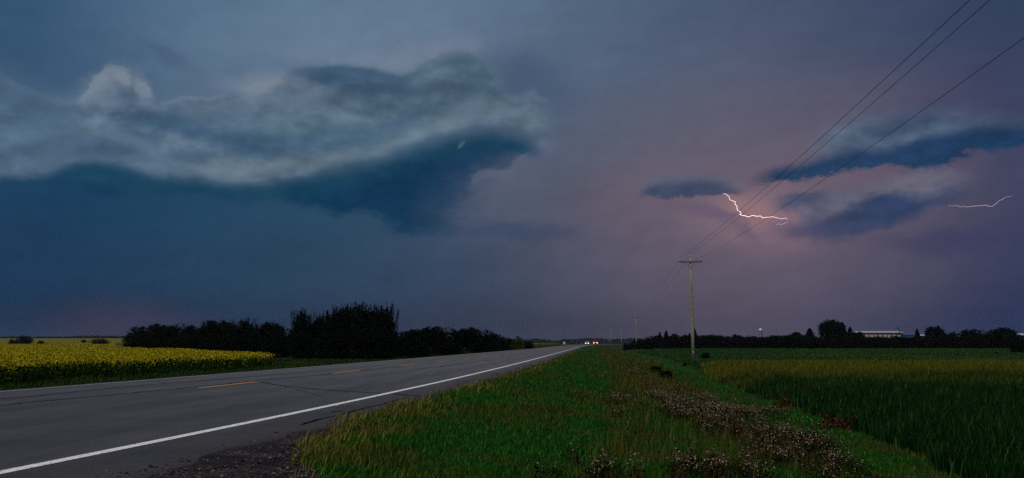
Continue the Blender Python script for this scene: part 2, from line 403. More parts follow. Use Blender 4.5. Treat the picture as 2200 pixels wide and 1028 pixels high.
# ------------------------------------------------------------------ the lie of the land
def sst(x, a, b):
    t = np.clip((np.asarray(x, float) - a) / (b - a), 0, 1); return t * t * (3 - 2 * t)
def road_x(Y):
    """x of the right white line"""
    Y = np.asarray(Y, float); Yc = np.maximum(Y, -8.0)
    return -3.75 + 0.0985 * Y - 1.46 * np.exp(-Yc / 13.0) + 0.00023 * np.clip(Y - 200, 0, 240) ** 2 + 0.06 * np.maximum(Y - 440, 0)
WIDTH = 8.3
PS = [-900, -45, -19, -12.5, -9.3, -8.75, 1.25, 2.3, 4.5, 7.0, 8.7, 9.9, 11.5, 40, 900]
PZ = [-.75, -.65, -.5, -.48, -.1, -.06, -.06, -.16, -.52, -.72, -.92, -.95, -.85, -.8, -.8]
def crop_s(Y):  # where the crop on the right begins
    return np.interp(Y, [-10, 12, 18, 25, 40, 50, 64, 100], [9.7, 9.7, 9.8, 10.0, 10.1, 10.8, 12.2, 13.5])
def height(s, Y, bumps=True):
    s = np.asarray(s, float); Y = np.asarray(Y, float)
    X = s + road_x(Y)
    z = np.interp(s, PS, PZ)
    z = z + 0.7 * sst(Y, 150, 450)
    q = X / np.maximum(Y, 1.0)
    z = z + 10.5 * sst(Y, 450, 1700) * sst(-q, 0.18, 0.42) * (Y > 0)
    if bumps:
        off = ((s > 2.0) | (s < -9.4)).astype(float)
        z = z + off * (0.04 * np.sin(X * 0.9 + 1.3 * np.sin(Y * 0.31)) * np.cos(Y * 0.47 + X * 0.2) + 0.02 * np.sin(X * 2.3 + Y * 1.1))
    return z
def H(X, Y): return float(height(X - road_x(Y), Y))
def ray(px, Y):  # world x under picture column px at depth Y (columns measured at the horizon)
    d = pdir(px, 739); return Y * d.x / d.y
def world_pt(px, py, Y):
    d = pdir(px, py); t = Y / d.y; return Vector((d.x * t, Y, CAMZ + d.z * t))

def sheet(name, svals, Yvals, zoff, mat, kind='structure', attrs=None, hfun=None):
    s, Y = np.meshgrid(np.asarray(svals, float), np.asarray(Yvals, float))
    X = s + road_x(Y); z = (hfun or height)(s, Y) + zoff
    V = np.stack([X, Y, z], -1).reshape(-1, 3)
    n, m = s.shape
    i = np.arange(n - 1)[:, None] * m + np.arange(m - 1)[None, :]
    a, b, c, d = i, i + 1, i + m + 1, i + m
    T = np.concatenate([np.stack([a, b, c], -1).reshape(-1, 3), np.stack([a, c, d], -1).reshape(-1, 3)])
    me = tri_mesh(name, V, T, attrs(s, Y) if attrs else None, True)
    o = link(name, me, mat); tag(o, kind=kind); return o

Ylog = np.concatenate([np.linspace(-60, 4, 17), np.geomspace(5, 9000, 260)])
sgrid = np.unique(np.concatenate([-np.geomspace(20, 9000, 60), np.linspace(-20, -8.4, 36), np.linspace(-8, 1, 5), np.linspace(1.2, 14, 50), np.geomspace(14.5, 9000, 80)]))
# ground: soil and short growth, pasture and far farmland
m, q, b = new_mat('ground')
ge = q.n('ShaderNodeNewGeometry'); pos = ge.outputs['Position']
fine = q.noise(pos, 9.0, 5, 0.65).outputs['Fac']; mid = q.noise(pos, 0.6, 4, 0.6).outputs['Fac']; big = q.noise(pos, 0.012, 3, 0.5).outputs['Fac']
near_c = q.ramp(fine, [(0.3, (0.008, 0.018, 0.006, 1)), (0.7, (0.022, 0.038, 0.010, 1))])
past = q.ramp(mid, [(0.3, (0.010, 0.036, 0.010, 1)), (0.7, (0.024, 0.055, 0.014, 1))])
ar = q.n('ShaderNodeAttribute'); ar.attribute_name = 'pasture'
col = q.mix(ar.outputs['Fac'], near_c, past)
far = q.ramp(big, [(0.35, (0.02, 0.04, 0.015, 1)), (0.6, (0.04, 0.055, 0.015, 1))])
sp = q.n('ShaderNodeSeparateXYZ'); q.put(sp.inputs[0], pos)
col = q.mix(q.ss(sp.outputs[1], 350, 700), col, far)
q.put(b.inputs['Base Color'], col); b.inputs['Roughness'].default_value = 0.95; b.inputs['Specular IOR Level'].default_value = 0.1
bp = q.n('ShaderNodeBump'); bp.inputs['Strength'].default_value = 0.7; bp.inputs['Distance'].default_value = 0.06; q.put(bp.inputs['Height'], fine); q.put(b.inputs['Normal'], bp.outputs[0])
ground = sheet('ground', sgrid, Ylog, 0.0, m, attrs=lambda s, Y: {'pasture': ((s > 10) & (Y > 58)).ravel().astype(float)})
tag(ground, 'dark grassy farmland around the road', None)

# asphalt road: slab with worn wheel paths and a darker shoulder
m, q, b = new_mat('asphalt')
ge = q.n('ShaderNodeNewGeometry'); pos = ge.outputs['Position']
at = q.n('ShaderNodeAttribute'); at.attribute_name = 'lane'      # metres across from the right line
grain = q.noise(pos, 55.0, 3, 0.8).outputs['Fac']; blot = q.noise(pos, 0.7, 5, 0.65).outputs['Fac']
spg = q.noise(pos, 14.0, 4, 0.8).outputs['Fac']
mp = q.n('ShaderNodeVectorMath'); mp.operation = 'MULTIPLY'; q.put(mp.inputs[0], pos); mp.inputs[1].default_value = (1.6, 0.12, 1)
streak = q.noise(mp.outputs[0], 1.6, 5, 0.7).outputs['Fac']
c1_ = q.ramp(grain, [(0.25, (0.030, 0.028, 0.031, 1)), (0.5, (0.060, 0.056, 0.060, 1)), (0.62, (0.085, 0.08, 0.082, 1)), (0.8, (0.17, 0.16, 0.16, 1))])
tone = q.add(0.72, q.add(q.mul(q.sub(spg, 0.5), 1.0), q.add(q.mul(q.sub(blot, 0.5), 0.55), q.mul(q.sub(streak, 0.5), 0.9))))
spx = q.n('ShaderNodeSeparateXYZ'); q.put(spx.inputs[0], pos)
tone = q.mul(tone, q.ss(q.add(spx.outputs[1], q.mul(blot, 8.0)), 8, 46, 1.0, 2.1))      # paler with distance: grazing brightness painted into the asphalt colour
# two wheel paths in each lane, slightly polished and darker
lf = at.outputs['Fac']
wp = q.m('ABSOLUTE', q.m('SINE', q.mul(q.add(lf, 0.35), math.pi / 1.75)))
tone = q.mul(tone, q.ss(wp, 0.55, 1.0, 1.0, 0.82))
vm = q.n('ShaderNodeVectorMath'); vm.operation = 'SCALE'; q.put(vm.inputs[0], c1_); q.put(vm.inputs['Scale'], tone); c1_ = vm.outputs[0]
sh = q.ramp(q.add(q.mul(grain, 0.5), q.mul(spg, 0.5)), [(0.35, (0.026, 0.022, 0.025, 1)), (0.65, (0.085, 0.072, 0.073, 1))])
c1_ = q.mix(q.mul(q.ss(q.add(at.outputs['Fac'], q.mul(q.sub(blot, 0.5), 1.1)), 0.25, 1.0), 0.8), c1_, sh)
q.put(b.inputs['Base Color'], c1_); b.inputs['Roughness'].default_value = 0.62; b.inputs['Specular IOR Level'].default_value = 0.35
bp = q.n('ShaderNodeBump'); bp.inputs['Strength'].default_value = 0.5; bp.inputs['Distance'].default_value = 0.006; q.put(bp.inputs['Height'], grain); q.put(b.inputs['Normal'], bp.outputs[0])
asphalt = m
def road_h(s, Y):
    return 0.7 * sst(Y, 150, 450) + 0 * s
edge_n = lambda Y: 1.08 + 0.09 * np.sin(Y * 1.3) + 0.06 * np.sin(Y * 3.7 + 1) + 0.03 * np.sin(Y * 9.1)
Yr = np.concatenate([np.linspace(-40, 2, 22), np.geomspace(2.2, 2500, 420)])
s_, Y_ = np.meshgrid(np.linspace(0, 1, 9), Yr)
sl, sr = -WIDTH - 0.32 + 0.03 * np.sin(Y_ * 1.7), edge_n(Y_)
ss_ = sl + (sr - sl) * s_
Vt = np.stack([ss_ + road_x(Y_), Y_, road_h(ss_, Y_)], -1)
Vb_r = Vt[:, -1:, :].copy(); Vb_r[..., 2] -= 0.12; Vb_r[..., 0] += 0.05
Vb_l = Vt[:, :1, :].copy(); Vb_l[..., 2] -= 0.12; Vb_l[..., 0] -= 0.05
Vall = np.concatenate([Vb_l, Vt, Vb_r], 1); n_, m_ = Vall.shape[:2]
i = np.arange(n_ - 1)[:, None] * m_ + np.arange(m_ - 1)[None, :]
T = np.concatenate([np.stack([i, i + 1, i + m_ + 1], -1).reshape(-1, 3), np.stack([i, i + m_ + 1, i + m_], -1).reshape(-1, 3)])
lane = np.concatenate([ss_[:, :1], ss_, ss_[:, -1:]], 1).ravel()
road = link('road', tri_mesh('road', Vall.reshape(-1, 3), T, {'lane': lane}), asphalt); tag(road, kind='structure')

def strip(name, mat, Y0, Y1, s0, s1, zoff=0.004, n=None, wob=0.0):
    Ys = np.geomspace(max(Y0, 1.0), Y1, n or max(2, int(30 * math.log(Y1 / max(Y0, 1.0))) + 2))
    if Y0 < 1: Ys = np.concatenate([[Y0], Ys])
    w = wob * np.sin(Ys * 11.0)
    c0 = np.stack([road_x(Ys) + s0 + w, Ys, road_h(0, Ys) + zoff], -1)
    c1 = np.stack([road_x(Ys) + s1 + w * 0.7, Ys, road_h(0, Ys) + zoff], -1)
    V = np.stack([c0, c1], 1).reshape(-1, 3); k = np.arange(len(Ys) - 1) * 2
    T = np.concatenate([np.stack([k, k+1, k+3], -1), np.stack([k, k+3, k+2], -1)])
    return link(name, tri_mesh(name, V, T), mat, road)
def paint_mat(name, rgb, wear):
    m, q, b = new_mat(name); ge = q.n('ShaderNodeNewGeometry')
    nn = q.noise(ge.outputs['Position'], 18.0, 6, 0.75).outputs['Fac']; n2 = q.noise(ge.outputs['Position'], 90.0, 3, 0.8).outputs['Fac']
    f = q.ss(q.add(nn, q.mul(q.sub(n2, 0.5), 0.5)), wear + 0.1, wear - 0.03)
    q.put(b.inputs['Base Color'], q.mix(f, (*rgb, 1), (0.07, 0.068, 0.07, 1)))
    b.inputs['Roughness'].default_value = 0.65
    return m
strip('edge_line', paint_mat('white_paint', (0.80, 0.79, 0.78), 0.37), -10, 1500, -0.07, 0.07)
strip('edge_line', paint_mat('worn_white_paint', (0.36, 0.36, 0.36), 0.44), -10, 1500, -WIDTH - 0.06, -WIDTH + 0.06)['label'] = 'thin worn line along the far edge'
ym = paint_mat('amber_paint', (0.64, 0.25, 0.012), 0.38)
k = 0
yy = 18.6 - 9.05 * 2
while yy < 330:
    strip('centre_dash', ym, yy, yy + 3.0, -4.93, -4.80, n=4); yy += 9.05
    k += 1
# sealed and open cracks
tar = simple('crack_tar', (0.010, 0.008, 0.009), 1.0); tar.node_tree.nodes['Principled BSDF'].inputs['Specular IOR Level'].default_value = 0.0
def crack(pts, w, jitter=0.03, mat=tar):
    """pts = (px, py) in the photograph, laid on the asphalt"""
    P = []
    for (x, y) in pts:
        d = pdir(x, y); t = -CAMZ / d.z; P.append(Vector((d.x * t, d.y * t, 0)))
    Q = []
    for a_, b_ in zip(P[:-1], P[1:]):
        nseg = max(2, int((b_ - a_).length / 0.18))
        for k in range(nseg):
            Q.append(a_.lerp(b_, k / nseg) + Vector((random.gauss(0, jitter), random.gauss(0, jitter), 0)))
    Q.append(P[-1]); mb = MB(); vs = []
    for k, p in enumerate(Q):
        d = (Q[min(k+1, len(Q)-1)] - Q[max(k-1, 0)]).normalized(); nrm = Vector((-d.y, d.x, 0)) * w * random.uniform(0.4, 0.9)
        z = float(road_h(0, p.y)) + 0.003
        vs += [(p.x - nrm.x, p.y - nrm.y, z), (p.x + nrm.x, p.y + nrm.y, z)]
    mb.poly(vs, [(2*k, 2*k+2, 2*k+3, 2*k+1) for k in range(len(Q) - 1)])
    return mb.build('crack', mat, road)
crack([(-60, 878), (120, 860), (270, 846), (380, 836), (480, 826), (600, 813), (690, 806), (800, 793), (900, 784)], 0.055, 0.025)
crack([(-60, 862), (60, 853), (200, 838), (330, 826), (480, 815), (620, 803), (760, 792), (880, 781), (960, 774)], 0.045, 0.02)
crack([(560, 822), (610, 830), (690, 838), (780, 843), (850, 847), (905, 852)], 0.055, 0.02)
crack([(648, 913), (680, 903), (720, 894), (762, 884), (800, 874), (835, 865), (872, 855)], 0.042, 0.02)
crack([(900, 793), (960, 787), (1000, 782)], 0.06, 0.03)
crack([(880, 760.5), (960, 757)], 0.02, 0.02)

crack([(690, 852), (640, 838), (610, 832)], 0.012, 0.012)
crack([(592, 930), (596, 929), (600, 929)], 0.025, 0.01)
crack([(1040, 776), (1075, 773), (1100, 771)], 0.04, 0.02)
# gravel shoulder between the pavement and the grass
def grass_edge(Y):
    Y = np.asarray(Y, float)
    return np.interp(Y, [-10, 4, 6.5, 8.6, 10.5, 13, 200], [3.3, 2.9, 2.3, 1.6, 1.15, 0.98, 0.98]) + 0.10 * np.sin(Y * 2.1) + 0.07 * np.sin(Y * 5.3 + 2)
m, q, b = new_mat('gravel')
ge = q.n('ShaderNodeNewGeometry'); pos = ge.outputs['Position']
vo = q.n('ShaderNodeTexVoronoi'); q.put(vo.inputs['Vector'], pos); vo.inputs['Scale'].default_value = 38
gl = q.noise(pos, 2.2, 5, 0.7).outputs['Fac']
cs = q.n('ShaderNodeSeparateColor'); q.put(cs.inputs[0], vo.outputs['Color'])
cg = q.ramp(cs.outputs[0], [(0, (0.012, 0.008, 0.010, 1)), (0.6, (0.035, 0.026, 0.030, 1)), (1, (0.085, 0.07, 0.075, 1))])
cg = q.mix(q.ss(gl, 0.42, 0.62), (0.010, 0.007, 0.009, 1), cg)
q.put(b.inputs['Base Color'], cg); b.inputs['Roughness'].default_value = 0.9; b.inputs['Specular IOR Level'].default_value = 0.2
bp = q.n('ShaderNodeBump'); bp.inputs['Strength'].default_value = 0.8; bp.inputs['Distance'].default_value = 0.02
q.put(bp.inputs['Height'], q.sub(1.0, vo.outputs['Distance'])); q.put(b.inputs['Normal'], bp.outputs[0])
Yg = np.linspace(-6, 60, 260); tt = np.linspace(0, 1, 14)
t_, Yg_ = np.meshgrid(tt, Yg); sg_ = 0.85 + (np.maximum(grass_edge(Yg_) + 0.5, 1.5) - 0.85) * t_
zz = height(sg_, Yg_, False) + 0.012 + 0.012 * np.sin(sg_ * 13 + Yg_ * 7) * np.sin(Yg_ * 11) + 0.03 * (1 - t_)
V = np.stack([sg_ + road_x(Yg_), Yg_, zz], -1).reshape(-1, 3); n_, m_ = t_.shape
i = np.arange(n_ - 1)[:, None] * m_ + np.arange(m_ - 1)[None, :]
T = np.concatenate([np.stack([i, i+1, i+m_+1], -1).reshape(-1, 3), np.stack([i, i+m_+1, i+m_], -1).reshape(-1, 3)])
gs = link('gravel_shoulder', tri_mesh('gravel_shoulder', V, T, None, True), m); tag(gs, kind='structure')

# loose stones on it
def scatter(n, q0, q1, Y0, Y1, power=2.0):
    """random ground points, density falling with distance**power; returns s, X, Y"""
    qv = rng.uniform(q0, q1, n)
    u = rng.uniform(0, 1, n)
    if power == 2.0: Y = Y0 * (Y1 / Y0) ** u
    else:
        e = 2.0 - power; Y = (Y0 ** e + u * (Y1 ** e - Y0 ** e)) ** (1 / e)
    X = qv * Y
    return X - road_x(Y), X, Y
def pebbles(s, X, Y, z, r):
    n = len(X)
    base = np.array([(1,0,0),(0,1,0),(-1,0,0),(0,-1,0),(0,0,.7),(0,0,-.5)], float)
    Vv = base[None] * (1 + rng.uniform(-.35, .35, (n, 6, 1))) * r[:, None, None]
    a = rng.uniform(0, 6.28, n); c, sn = np.cos(a)[:, None], np.sin(a)[:, None]
    Vx = Vv[..., 0] * c - Vv[..., 1] * sn + X[:, None]; Vy = Vv[..., 0] * sn + Vv[..., 1] * c + Y[:, None]; Vz = Vv[..., 2] + z[:, None]
    V = np.stack([Vx, Vy, Vz], -1).reshape(-1, 3)
    tri = np.array([(0,1,4),(1,2,4),(2,3,4),(3,0,4),(1,0,5),(2,1,5),(3,2,5),(0,3,5)])
    T = (np.arange(n)[:, None, None] * 6 + tri[None]).reshape(-1, 3)
    return tri_mesh('gravel', V, T, {'rnd': np.repeat(rng.uniform(0, 1, n), 6)})
s, X, Y = scatter(60000, -0.62, 0.1, 3.5, 30, 2.5)
k = (s > 0.75) & (s < grass_edge(Y) + 0.3) & (rng.uniform(0, 1, len(s)) < np.clip((s - 0.85) * 1.2, 0.02, 1))
s, X, Y = s[k][:9000], X[k][:9000], Y[k][:9000]
z = np.where(s < edge_n(Y), road_h(s, Y), height(s, Y, False) + 0.03) + 0.003
stone = plant('stones', [(0, (0.015, 0.011, 0.013)), (0.6, (0.05, 0.04, 0.043)), (1, (0.16, 0.14, 0.14))], rough=0.8)
o = link('gravel', pebbles(s, X, Y, z, rng.gamma(2.0, 0.0035, len(s)) + 0.004), stone)
tag(o, 'loose purple-grey gravel along the crumbling pavement edge', 'gravel', kind='stuff')

# ------------------------------------------------------------------ blades
def blades(X, Y, Z, h, w, lean=0.35, wind=(0.10, 0.03), rnd=None, head=None):
    """one bent blade per point: 5 vertices, 3 triangles; h, w arrays"""
    n = len(X); a = rng.uniform(0, 2 * np.pi, n)
    face = rng.normal(0, 0.7, n)                       # mostly turned broadside to the road
    wx, wy = np.cos(face) * w * 0.5, np.sin(face) * w * 0.5
    lx = (np.cos(a) * lean * rng.uniform(0.1, 1, n) + wind[0]) * h; ly = (np.sin(a) * lean * rng.uniform(0.1, 1, n) + wind[1]) * h
    V = np.empty((n, 5, 3))
    V[:, 0] = np.stack([X - wx, Y - wy, Z - 0.02], -1); V[:, 1] = np.stack([X + wx, Y + wy, Z - 0.02], -1)
    mw = 0.8 if head is None else head
    V[:, 2] = np.stack([X - wx*mw + lx*.4, Y - wy*mw + ly*.4, Z + h*.6], -1); V[:, 3] = np.stack([X + wx*mw + lx*.4, Y + wy*mw + ly*.4, Z + h*.6], -1)
    V[:, 4] = np.stack([X + lx, Y + ly, Z + h * rng.uniform(0.85, 1, n)], -1)
    T = (np.arange(n)[:, None, None] * 5 + np.array([(0,1,3),(0,3,2),(2,3,4)])[None]).reshape(-1, 3)
    r = rng.uniform(0, 1, n) if rnd is None else rnd
    return V.reshape(-1, 3), T, np.repeat(r, 5)
def stuff(name, VTR, mat, label, cat):
    V, T, R = VTR
    o = link(name, tri_mesh(name, V, T, {'rnd': R}), mat); tag(o, label, cat, kind='stuff'); return o
def join(*vtr):
    Vs, Ts, Rs, b0 = [], [], [], 0
    for V, T, R in vtr:
        Vs.append(V); Ts.append(T + b0); Rs.append(R); b0 += len(V)
    return np.concatenate(Vs), np.concatenate(Ts), np.concatenate(Rs)
def vnoise(X, Y, sc, seed=0):
    r = np.zeros(len(X)); rs = np.random.default_rng(seed)
    for k in range(7):
        a = rs.uniform(0, 6.28); f = sc * (1.0 + 0.55 * k); p = rs.uniform(0, 6.28)
        r += np.sin((X * math.cos(a) + Y * math.sin(a)) * f + p + 1.5 * np.sin((X * math.sin(a) - Y * math.cos(a)) * f * 0.6 + p * 2)) / (1 + 0.4 * k)
    return r / 2.6

# verge grass, right side
GREEN = [(0, (0.003, 0.038, 0.004)), (0.5, (0.009, 0.080, 0.008)), (0.9, (0.028, 0.115, 0.011)), (1, (0.11, 0.15, 0.025))]
OLIVE = [(0, (0.010, 0.034, 0.004)), (0.5, (0.032, 0.062, 0.007)), (0.85, (0.065, 0.078, 0.011)), (1, (0.13, 0.11, 0.03))]
s, X, Y = scatter(560000, -0.52, 0.72, 4.5, 420, 2.3)
k = (s > grass_edge(Y) + 0.02) & (s < crop_s(Y) + 0.3)
s, X, Y = s[k], X[k], Y[k]; Z = height(s, Y)
low = sst(s, 7.4, 8.2)
track = np.exp(-((s - 2.9) / 0.28) ** 2) + np.exp(-((s - 4.35) / 0.25) ** 2)
h = (0.065 + 0.075 * rng.uniform(0, 1, len(s)) + 0.03 * vnoise(X, Y, 0.8, 3)) * (1 - 0.2 * low) * (1 - 0.4 * track)
h *= 0.75 + 0.25 * sst(s, 1.2, 2.5)
w = 0.005 + 0.0007 * Y
stuff('verge_grass', blades(X, Y, Z, np.maximum(h, 0.05), w, 0.5), plant('verge_grass', GREEN, OLIVE, 0.5),
      'dark green grass of the verge right of the road', 'grass')
# straw coloured grass along the pavement edge
s, X, Y = scatter(170000, -0.5, 0.3, 5.5, 160, 2.0)
d = s - grass_edge(Y)
k = (d > -0.12) & (d < 0.9) & (rng.uniform(0, 1, len(s)) < 1.0 * np.clip(1.25 - d * 1.35, 0, 1) * (0.35 + 0.65 * sst(vnoise(X, Y, 0.9, 5), -0.5, 0.5)) * (1 - 0.75 * sst(8.5 - Y, 0, 2)))
s, X, Y = s[k], X[k], Y[k]; Z = np.maximum(height(s, Y), -0.5)
h = 0.07 + 0.12 * rng.uniform(0, 1, len(s)) ** 1.5; w = 0.004 + 0.0006 * Y
STRAW = [(0, (0.04, 0.05, 0.007)), (0.6, (0.12, 0.105, 0.018)), (1, (0.26, 0.205, 0.05))]
stuff('dry_grass', blades(X, Y, Z, h, w, 0.6, (0.25, 0.05)), plant('dry_grass', STRAW, None), 'straw yellow seeding grass along the pavement edge', 'dry grass')
# brown seeding weeds in the ditch slope
s, X, Y = scatter(150000, -0.1, 0.7, 5.5, 300, 2.1)
d = s - np.interp(Y, [5, 20, 40, 80, 300], [4.3, 4.5, 4.8, 5.2, 4.4])
vn = vnoise(X, Y, 0.7, 9)
up = np.interp(Y, [5, 15, 40, 80, 300], [7.3, 7.6, 8.0, 10.5, 12])
k = (d > 0.35 * vn) & (s < up + 0.4 * vn) & (rng.uniform(0, 1, len(s)) < 0.08 + 0.30 * sst(vn, -0.5, 0.6) + 0.5 * sst(Y, 18, 30))
s, X, Y = s[k], X[k], Y[k]; Z = height(s, Y)
h = 0.20 + 0.18 * rng.uniform(0, 1, len(s)); w = 0.003 + 0.0006 * Y
BROWN = [(0, (0.020, 0.020, 0.005)), (0.5, (0.060, 0.047, 0.010)), (0.88, (0.11, 0.08, 0.02)), (1, (0.22, 0.16, 0.05))]
BROWN2 = [(0, (0.008, 0.024, 0.004)), (0.6, (0.022, 0.04, 0.007)), (1, (0.10, 0.10, 0.025))]
stuff('ditch_weeds', blades(X, Y, Z, h, w, 0.4, head=0.5), plant('ditch_weeds', BROWN, BROWN2, 0.4), 'brown seeding weeds down the ditch slope', 'weeds')

# clover in bloom: leafy cushions with pale pink heads
def facets(X, Y, Z, r, rnd, flat=0.0, tri2=True):
    """loose leaf-like facets, two triangles each, any orientation"""
    n = len(X); a = rng.normal(0, 1, (n, 3)); a[:, 2] *= (1 - flat); a /= np.linalg.norm(a, axis=1, keepdims=True)
    b_ = rng.normal(0, 1, (n, 3)); b_[:, 2] *= (1 - flat); b_ -= a * (a * b_).sum(1, keepdims=True); b_ /= np.linalg.norm(b_, axis=1, keepdims=True)
    P = np.stack([X, Y, Z], -1); r = np.asarray(r)[:, None]
    V = np.stack([P - a * r, P + b_ * r * .6, P + a * r, P - b_ * r * .6], 1)
    T = (np.arange(n)[:, None, None] * 4 + np.array([(0,1,2),(0,2,3)])[None]).reshape(-1, 3)
    return V.reshape(-1, 3), T, np.repeat(rnd, 4)
def heads(X, Y, Z, r, rnd):
    n = len(X); base = np.array([(1,0,0),(-.5,.87,0),(-.5,-.87,0),(0,0,.8),(0,0,-.8)], float)
    V = np.stack([X, Y, Z], -1)[:, None] + base[None] * r[:, None, None]
    T = (np.arange(n)[:, None, None] * 5 + np.array([(0,1,3),(1,2,3),(2,0,3),(1,0,4),(2,1,4),(0,2,4)])[None]).reshape(-1, 3)
    return V.reshape(-1, 3), T, np.repeat(rnd, 5)
cl_spots = []   # (px, py, radius m, count) cushions read off the photograph, on the ditch slope
for px, py, rad, cnt in [(1180,1012,.35,45),(1240,1015,.3,40),(1300,1010,.35,50),(1345,1020,.3,40),(1500,1016,.35,110),(1550,1008,.4,180),(1590,1022,.35,150),
        (1470,1025,.3,60),(1650,965,.6,260),(1700,950,.6,300),(1740,945,.5,220),(1760,985,.6,160),(1800,1000,.6,160),(1700,1000,.5,140),(1760,1015,.5,150),(1840,1005,.5,60),
        (1600,925,.7,240),(1660,930,.7,300),(1560,935,.7,180),(1620,895,.8,170),(1640,885,.6,100),(1560,885,.9,330),(1500,875,.9,350),(1450,860,.9,300),(1400,850,.8,140),
        (1530,900,.9,240),(1470,885,.8,200),(1400,868,1.0,220),(1350,864,.6,60),(1300,862,.5,35),(1420,832,1.2,150),(1380,815,1.4,100),(1350,800,1.6,90),
        (1500,858,.9,150),(1340,893,.4,30),(1320,928,.6,30),(1650,908,.5,40)]:
    d = pdir(px, py); zg = -0.7
    for _ in range(4):
        t = (zg + 0.12 - CAMZ) / d.z; X0, Y0 = d.x * t, d.y * t; zg = H(X0, Y0)
    cl_spots.append((X0, Y0, rad, cnt))
fx, fy, lx_, ly_ = [], [], [], []
def crng(X0, Y0, rad, ncl):
    q_ = np.random.default_rng(int(abs(X0 * 971 + Y0 * 131)))
    return X0 + q_.normal(0, rad * .5, ncl), Y0 + q_.normal(0, rad * .95, ncl)
for X0, Y0, rad, cnt in cl_spots:
    for (ax, ay, c, sp) in ((fx, fy, int(cnt * (0.85 if Y0 > 16 else 0.5)), 0.5), (lx_, ly_, cnt * 6, 0.62)):
        ncl = max(3, cnt // 16); ccx, ccy = crng(X0, Y0, rad, ncl)
        pick = rng.integers(0, ncl, c); tight = 0.13 if ax is fx else 0.17
        ax.append(ccx[pick] + rng.normal(0, rad * tight, c)); ay.append(ccy[pick] + rng.normal(0, rad * tight * 1.7, c))
fx, fy, lx_, ly_ = map(np.concatenate, (fx, fy, lx_, ly_))
def gz(X, Y): return height(X - road_x(Y), Y)
stem = 0.16 + rng.uniform(0, 0.16, len(fx))
m = plant('clover_bloom', [(0, (0.05, 0.025, 0.018)), (0.5, (0.14, 0.09, 0.055)), (0.85, (0.27, 0.20, 0.15)), (1, (0.52, 0.42, 0.36))])
stuff('clover_flowers', heads(fx, fy, gz(fx, fy) + stem, rng.uniform(0.008, 0.013, len(fx)) + 0.00032 * fy, rng.uniform(0, 1, len(fx))), m,
      'small pale pink clover blooms in drifts down the verge', 'clover flowers')
lv = facets(lx_, ly_, gz(lx_, ly_) + rng.uniform(0.02, 0.2, len(lx_)), rng.uniform(0.012, 0.028, len(lx_)), rng.uniform(0, 1, len(lx_)), 0.3)
stuff('clover_leaves', lv, plant('clover_leaves', [(0, (0.003, 0.007, 0.002)), (0.6, (0.008, 0.014, 0.004)), (0.9, (0.022, 0.016, 0.007)), (1, (0.07, 0.02, 0.014))]),
      'dark clover foliage under the pale blooms', 'clover')

# red leaved weeds at the foot of the crop: countable plants
def red_weed(px, py, r, label):
    d = pdir(px, py); zg = -0.9
    for _ in range(4):
        t = (zg + r * 0.6 - CAMZ) / d.z; X0, Y0 = d.x * t, d.y * t; zg = H(X0, Y0)
    e = empty('red_weed', (X0, Y0, zg), label, 'weed', 'red weeds at the foot of the crop')
    n = 160; p = rng.normal(0, r * .45, (n, 3)); p[:, 2] = np.abs(p[:, 2]) + r * .35
    V, T, R = facets(p[:, 0], p[:, 1], p[:, 2], rng.uniform(.02, .05, n), rng.uniform(0, 1, n))
    link('foliage', tri_mesh('foliage', V, T, {'rnd': R}), redm, e)
    mb = MB()
    for k in range(5):
        a = k * 1.3; mb.tube([(0, 0, -.02), (math.cos(a) * r * .3, math.sin(a) * r * .3, r * .5), (math.cos(a) * r * .55, math.sin(a) * r * .55, r)], [.006, .005, .002], 5)
    mb.build('stem', stemm, e)
redm = plant('red_leaf', [(0, (0.012, 0.006, 0.003)), (0.5, (0.05, 0.012, 0.008)), (1, (0.12, 0.03, 0.018))])
stemm = simple('stem', (0.06, 0.035, 0.02), 0.8)
red_weed(1680, 868, .42, 'red leaved weed below the dark gap in the crop edge, farthest of the red ones')
red_weed(1784, 909, .30, 'red leaved weed at the crop foot, the nearer reddish clump beside the grassy ditch')
red_weed(1822, 912, .24, 'small red weed at the crop foot, right of a slightly larger red one')
red_weed(1572, 918, .22, 'dull red weed among clover blooms in the middle of the ditch slope')

# crop on the right
def in_crop(s, X, Y): return (s > crop_s(Y) + 0.12 * np.sin(Y * 1.9)) & (Y < 62 + 2.5 * np.sin(X * 0.08))
s, X, Y = scatter(330000, 0.15, 0.85, 5.0, 64, 1.8)
k = in_crop(s, X, Y) & (rng.uniform(0, 1, len(s)) > 0.8 * sst(vnoise(X, Y, 2.6, 21), 0.15, 0.7) * sst(-Y, -32, -16)); s, X, Y = s[k], X[k], Y[k]; Z = height(s, Y)
ed = sst(s - crop_s(Y), 0, 1.2)
h = (0.46 + 0.24 * ed) * (1 + 0.10 * vnoise(X, Y, 0.5, 4) + 0.16 * vnoise(X, Y, 1.8, 22)) * rng.uniform(0.66, 1.08, len(s)); w = 0.006 + 0.0008 * Y
m, q, b = new_mat('grain_crop')
a = q.n('ShaderNodeAttribute'); a.attribute_name = 'rnd'
ge = q.n('ShaderNodeNewGeometry'); sp = q.n('ShaderNodeSeparateXYZ'); q.put(sp.inputs[0], ge.outputs['Position'])
cg_ = q.ramp(a.outputs['Fac'], [(0, (0.0012, 0.008, 0.0015, 1)), (0.6, (0.004, 0.027, 0.004, 1)), (0.92, (0.012, 0.055, 0.010, 1)), (1, (0.07, 0.13, 0.045, 1))])  # near green carries painted front shade; the olive behind is ripening
co_ = q.ramp(a.outputs['Fac'], [(0, (0.030, 0.038, 0.004, 1)), (0.6, (0.082, 0.084, 0.006, 1)), (1, (0.15, 0.14, 0.02, 1))])
nn = q.noise(ge.outputs['Position'], 0.16, 4, 0.6).outputs['Fac']
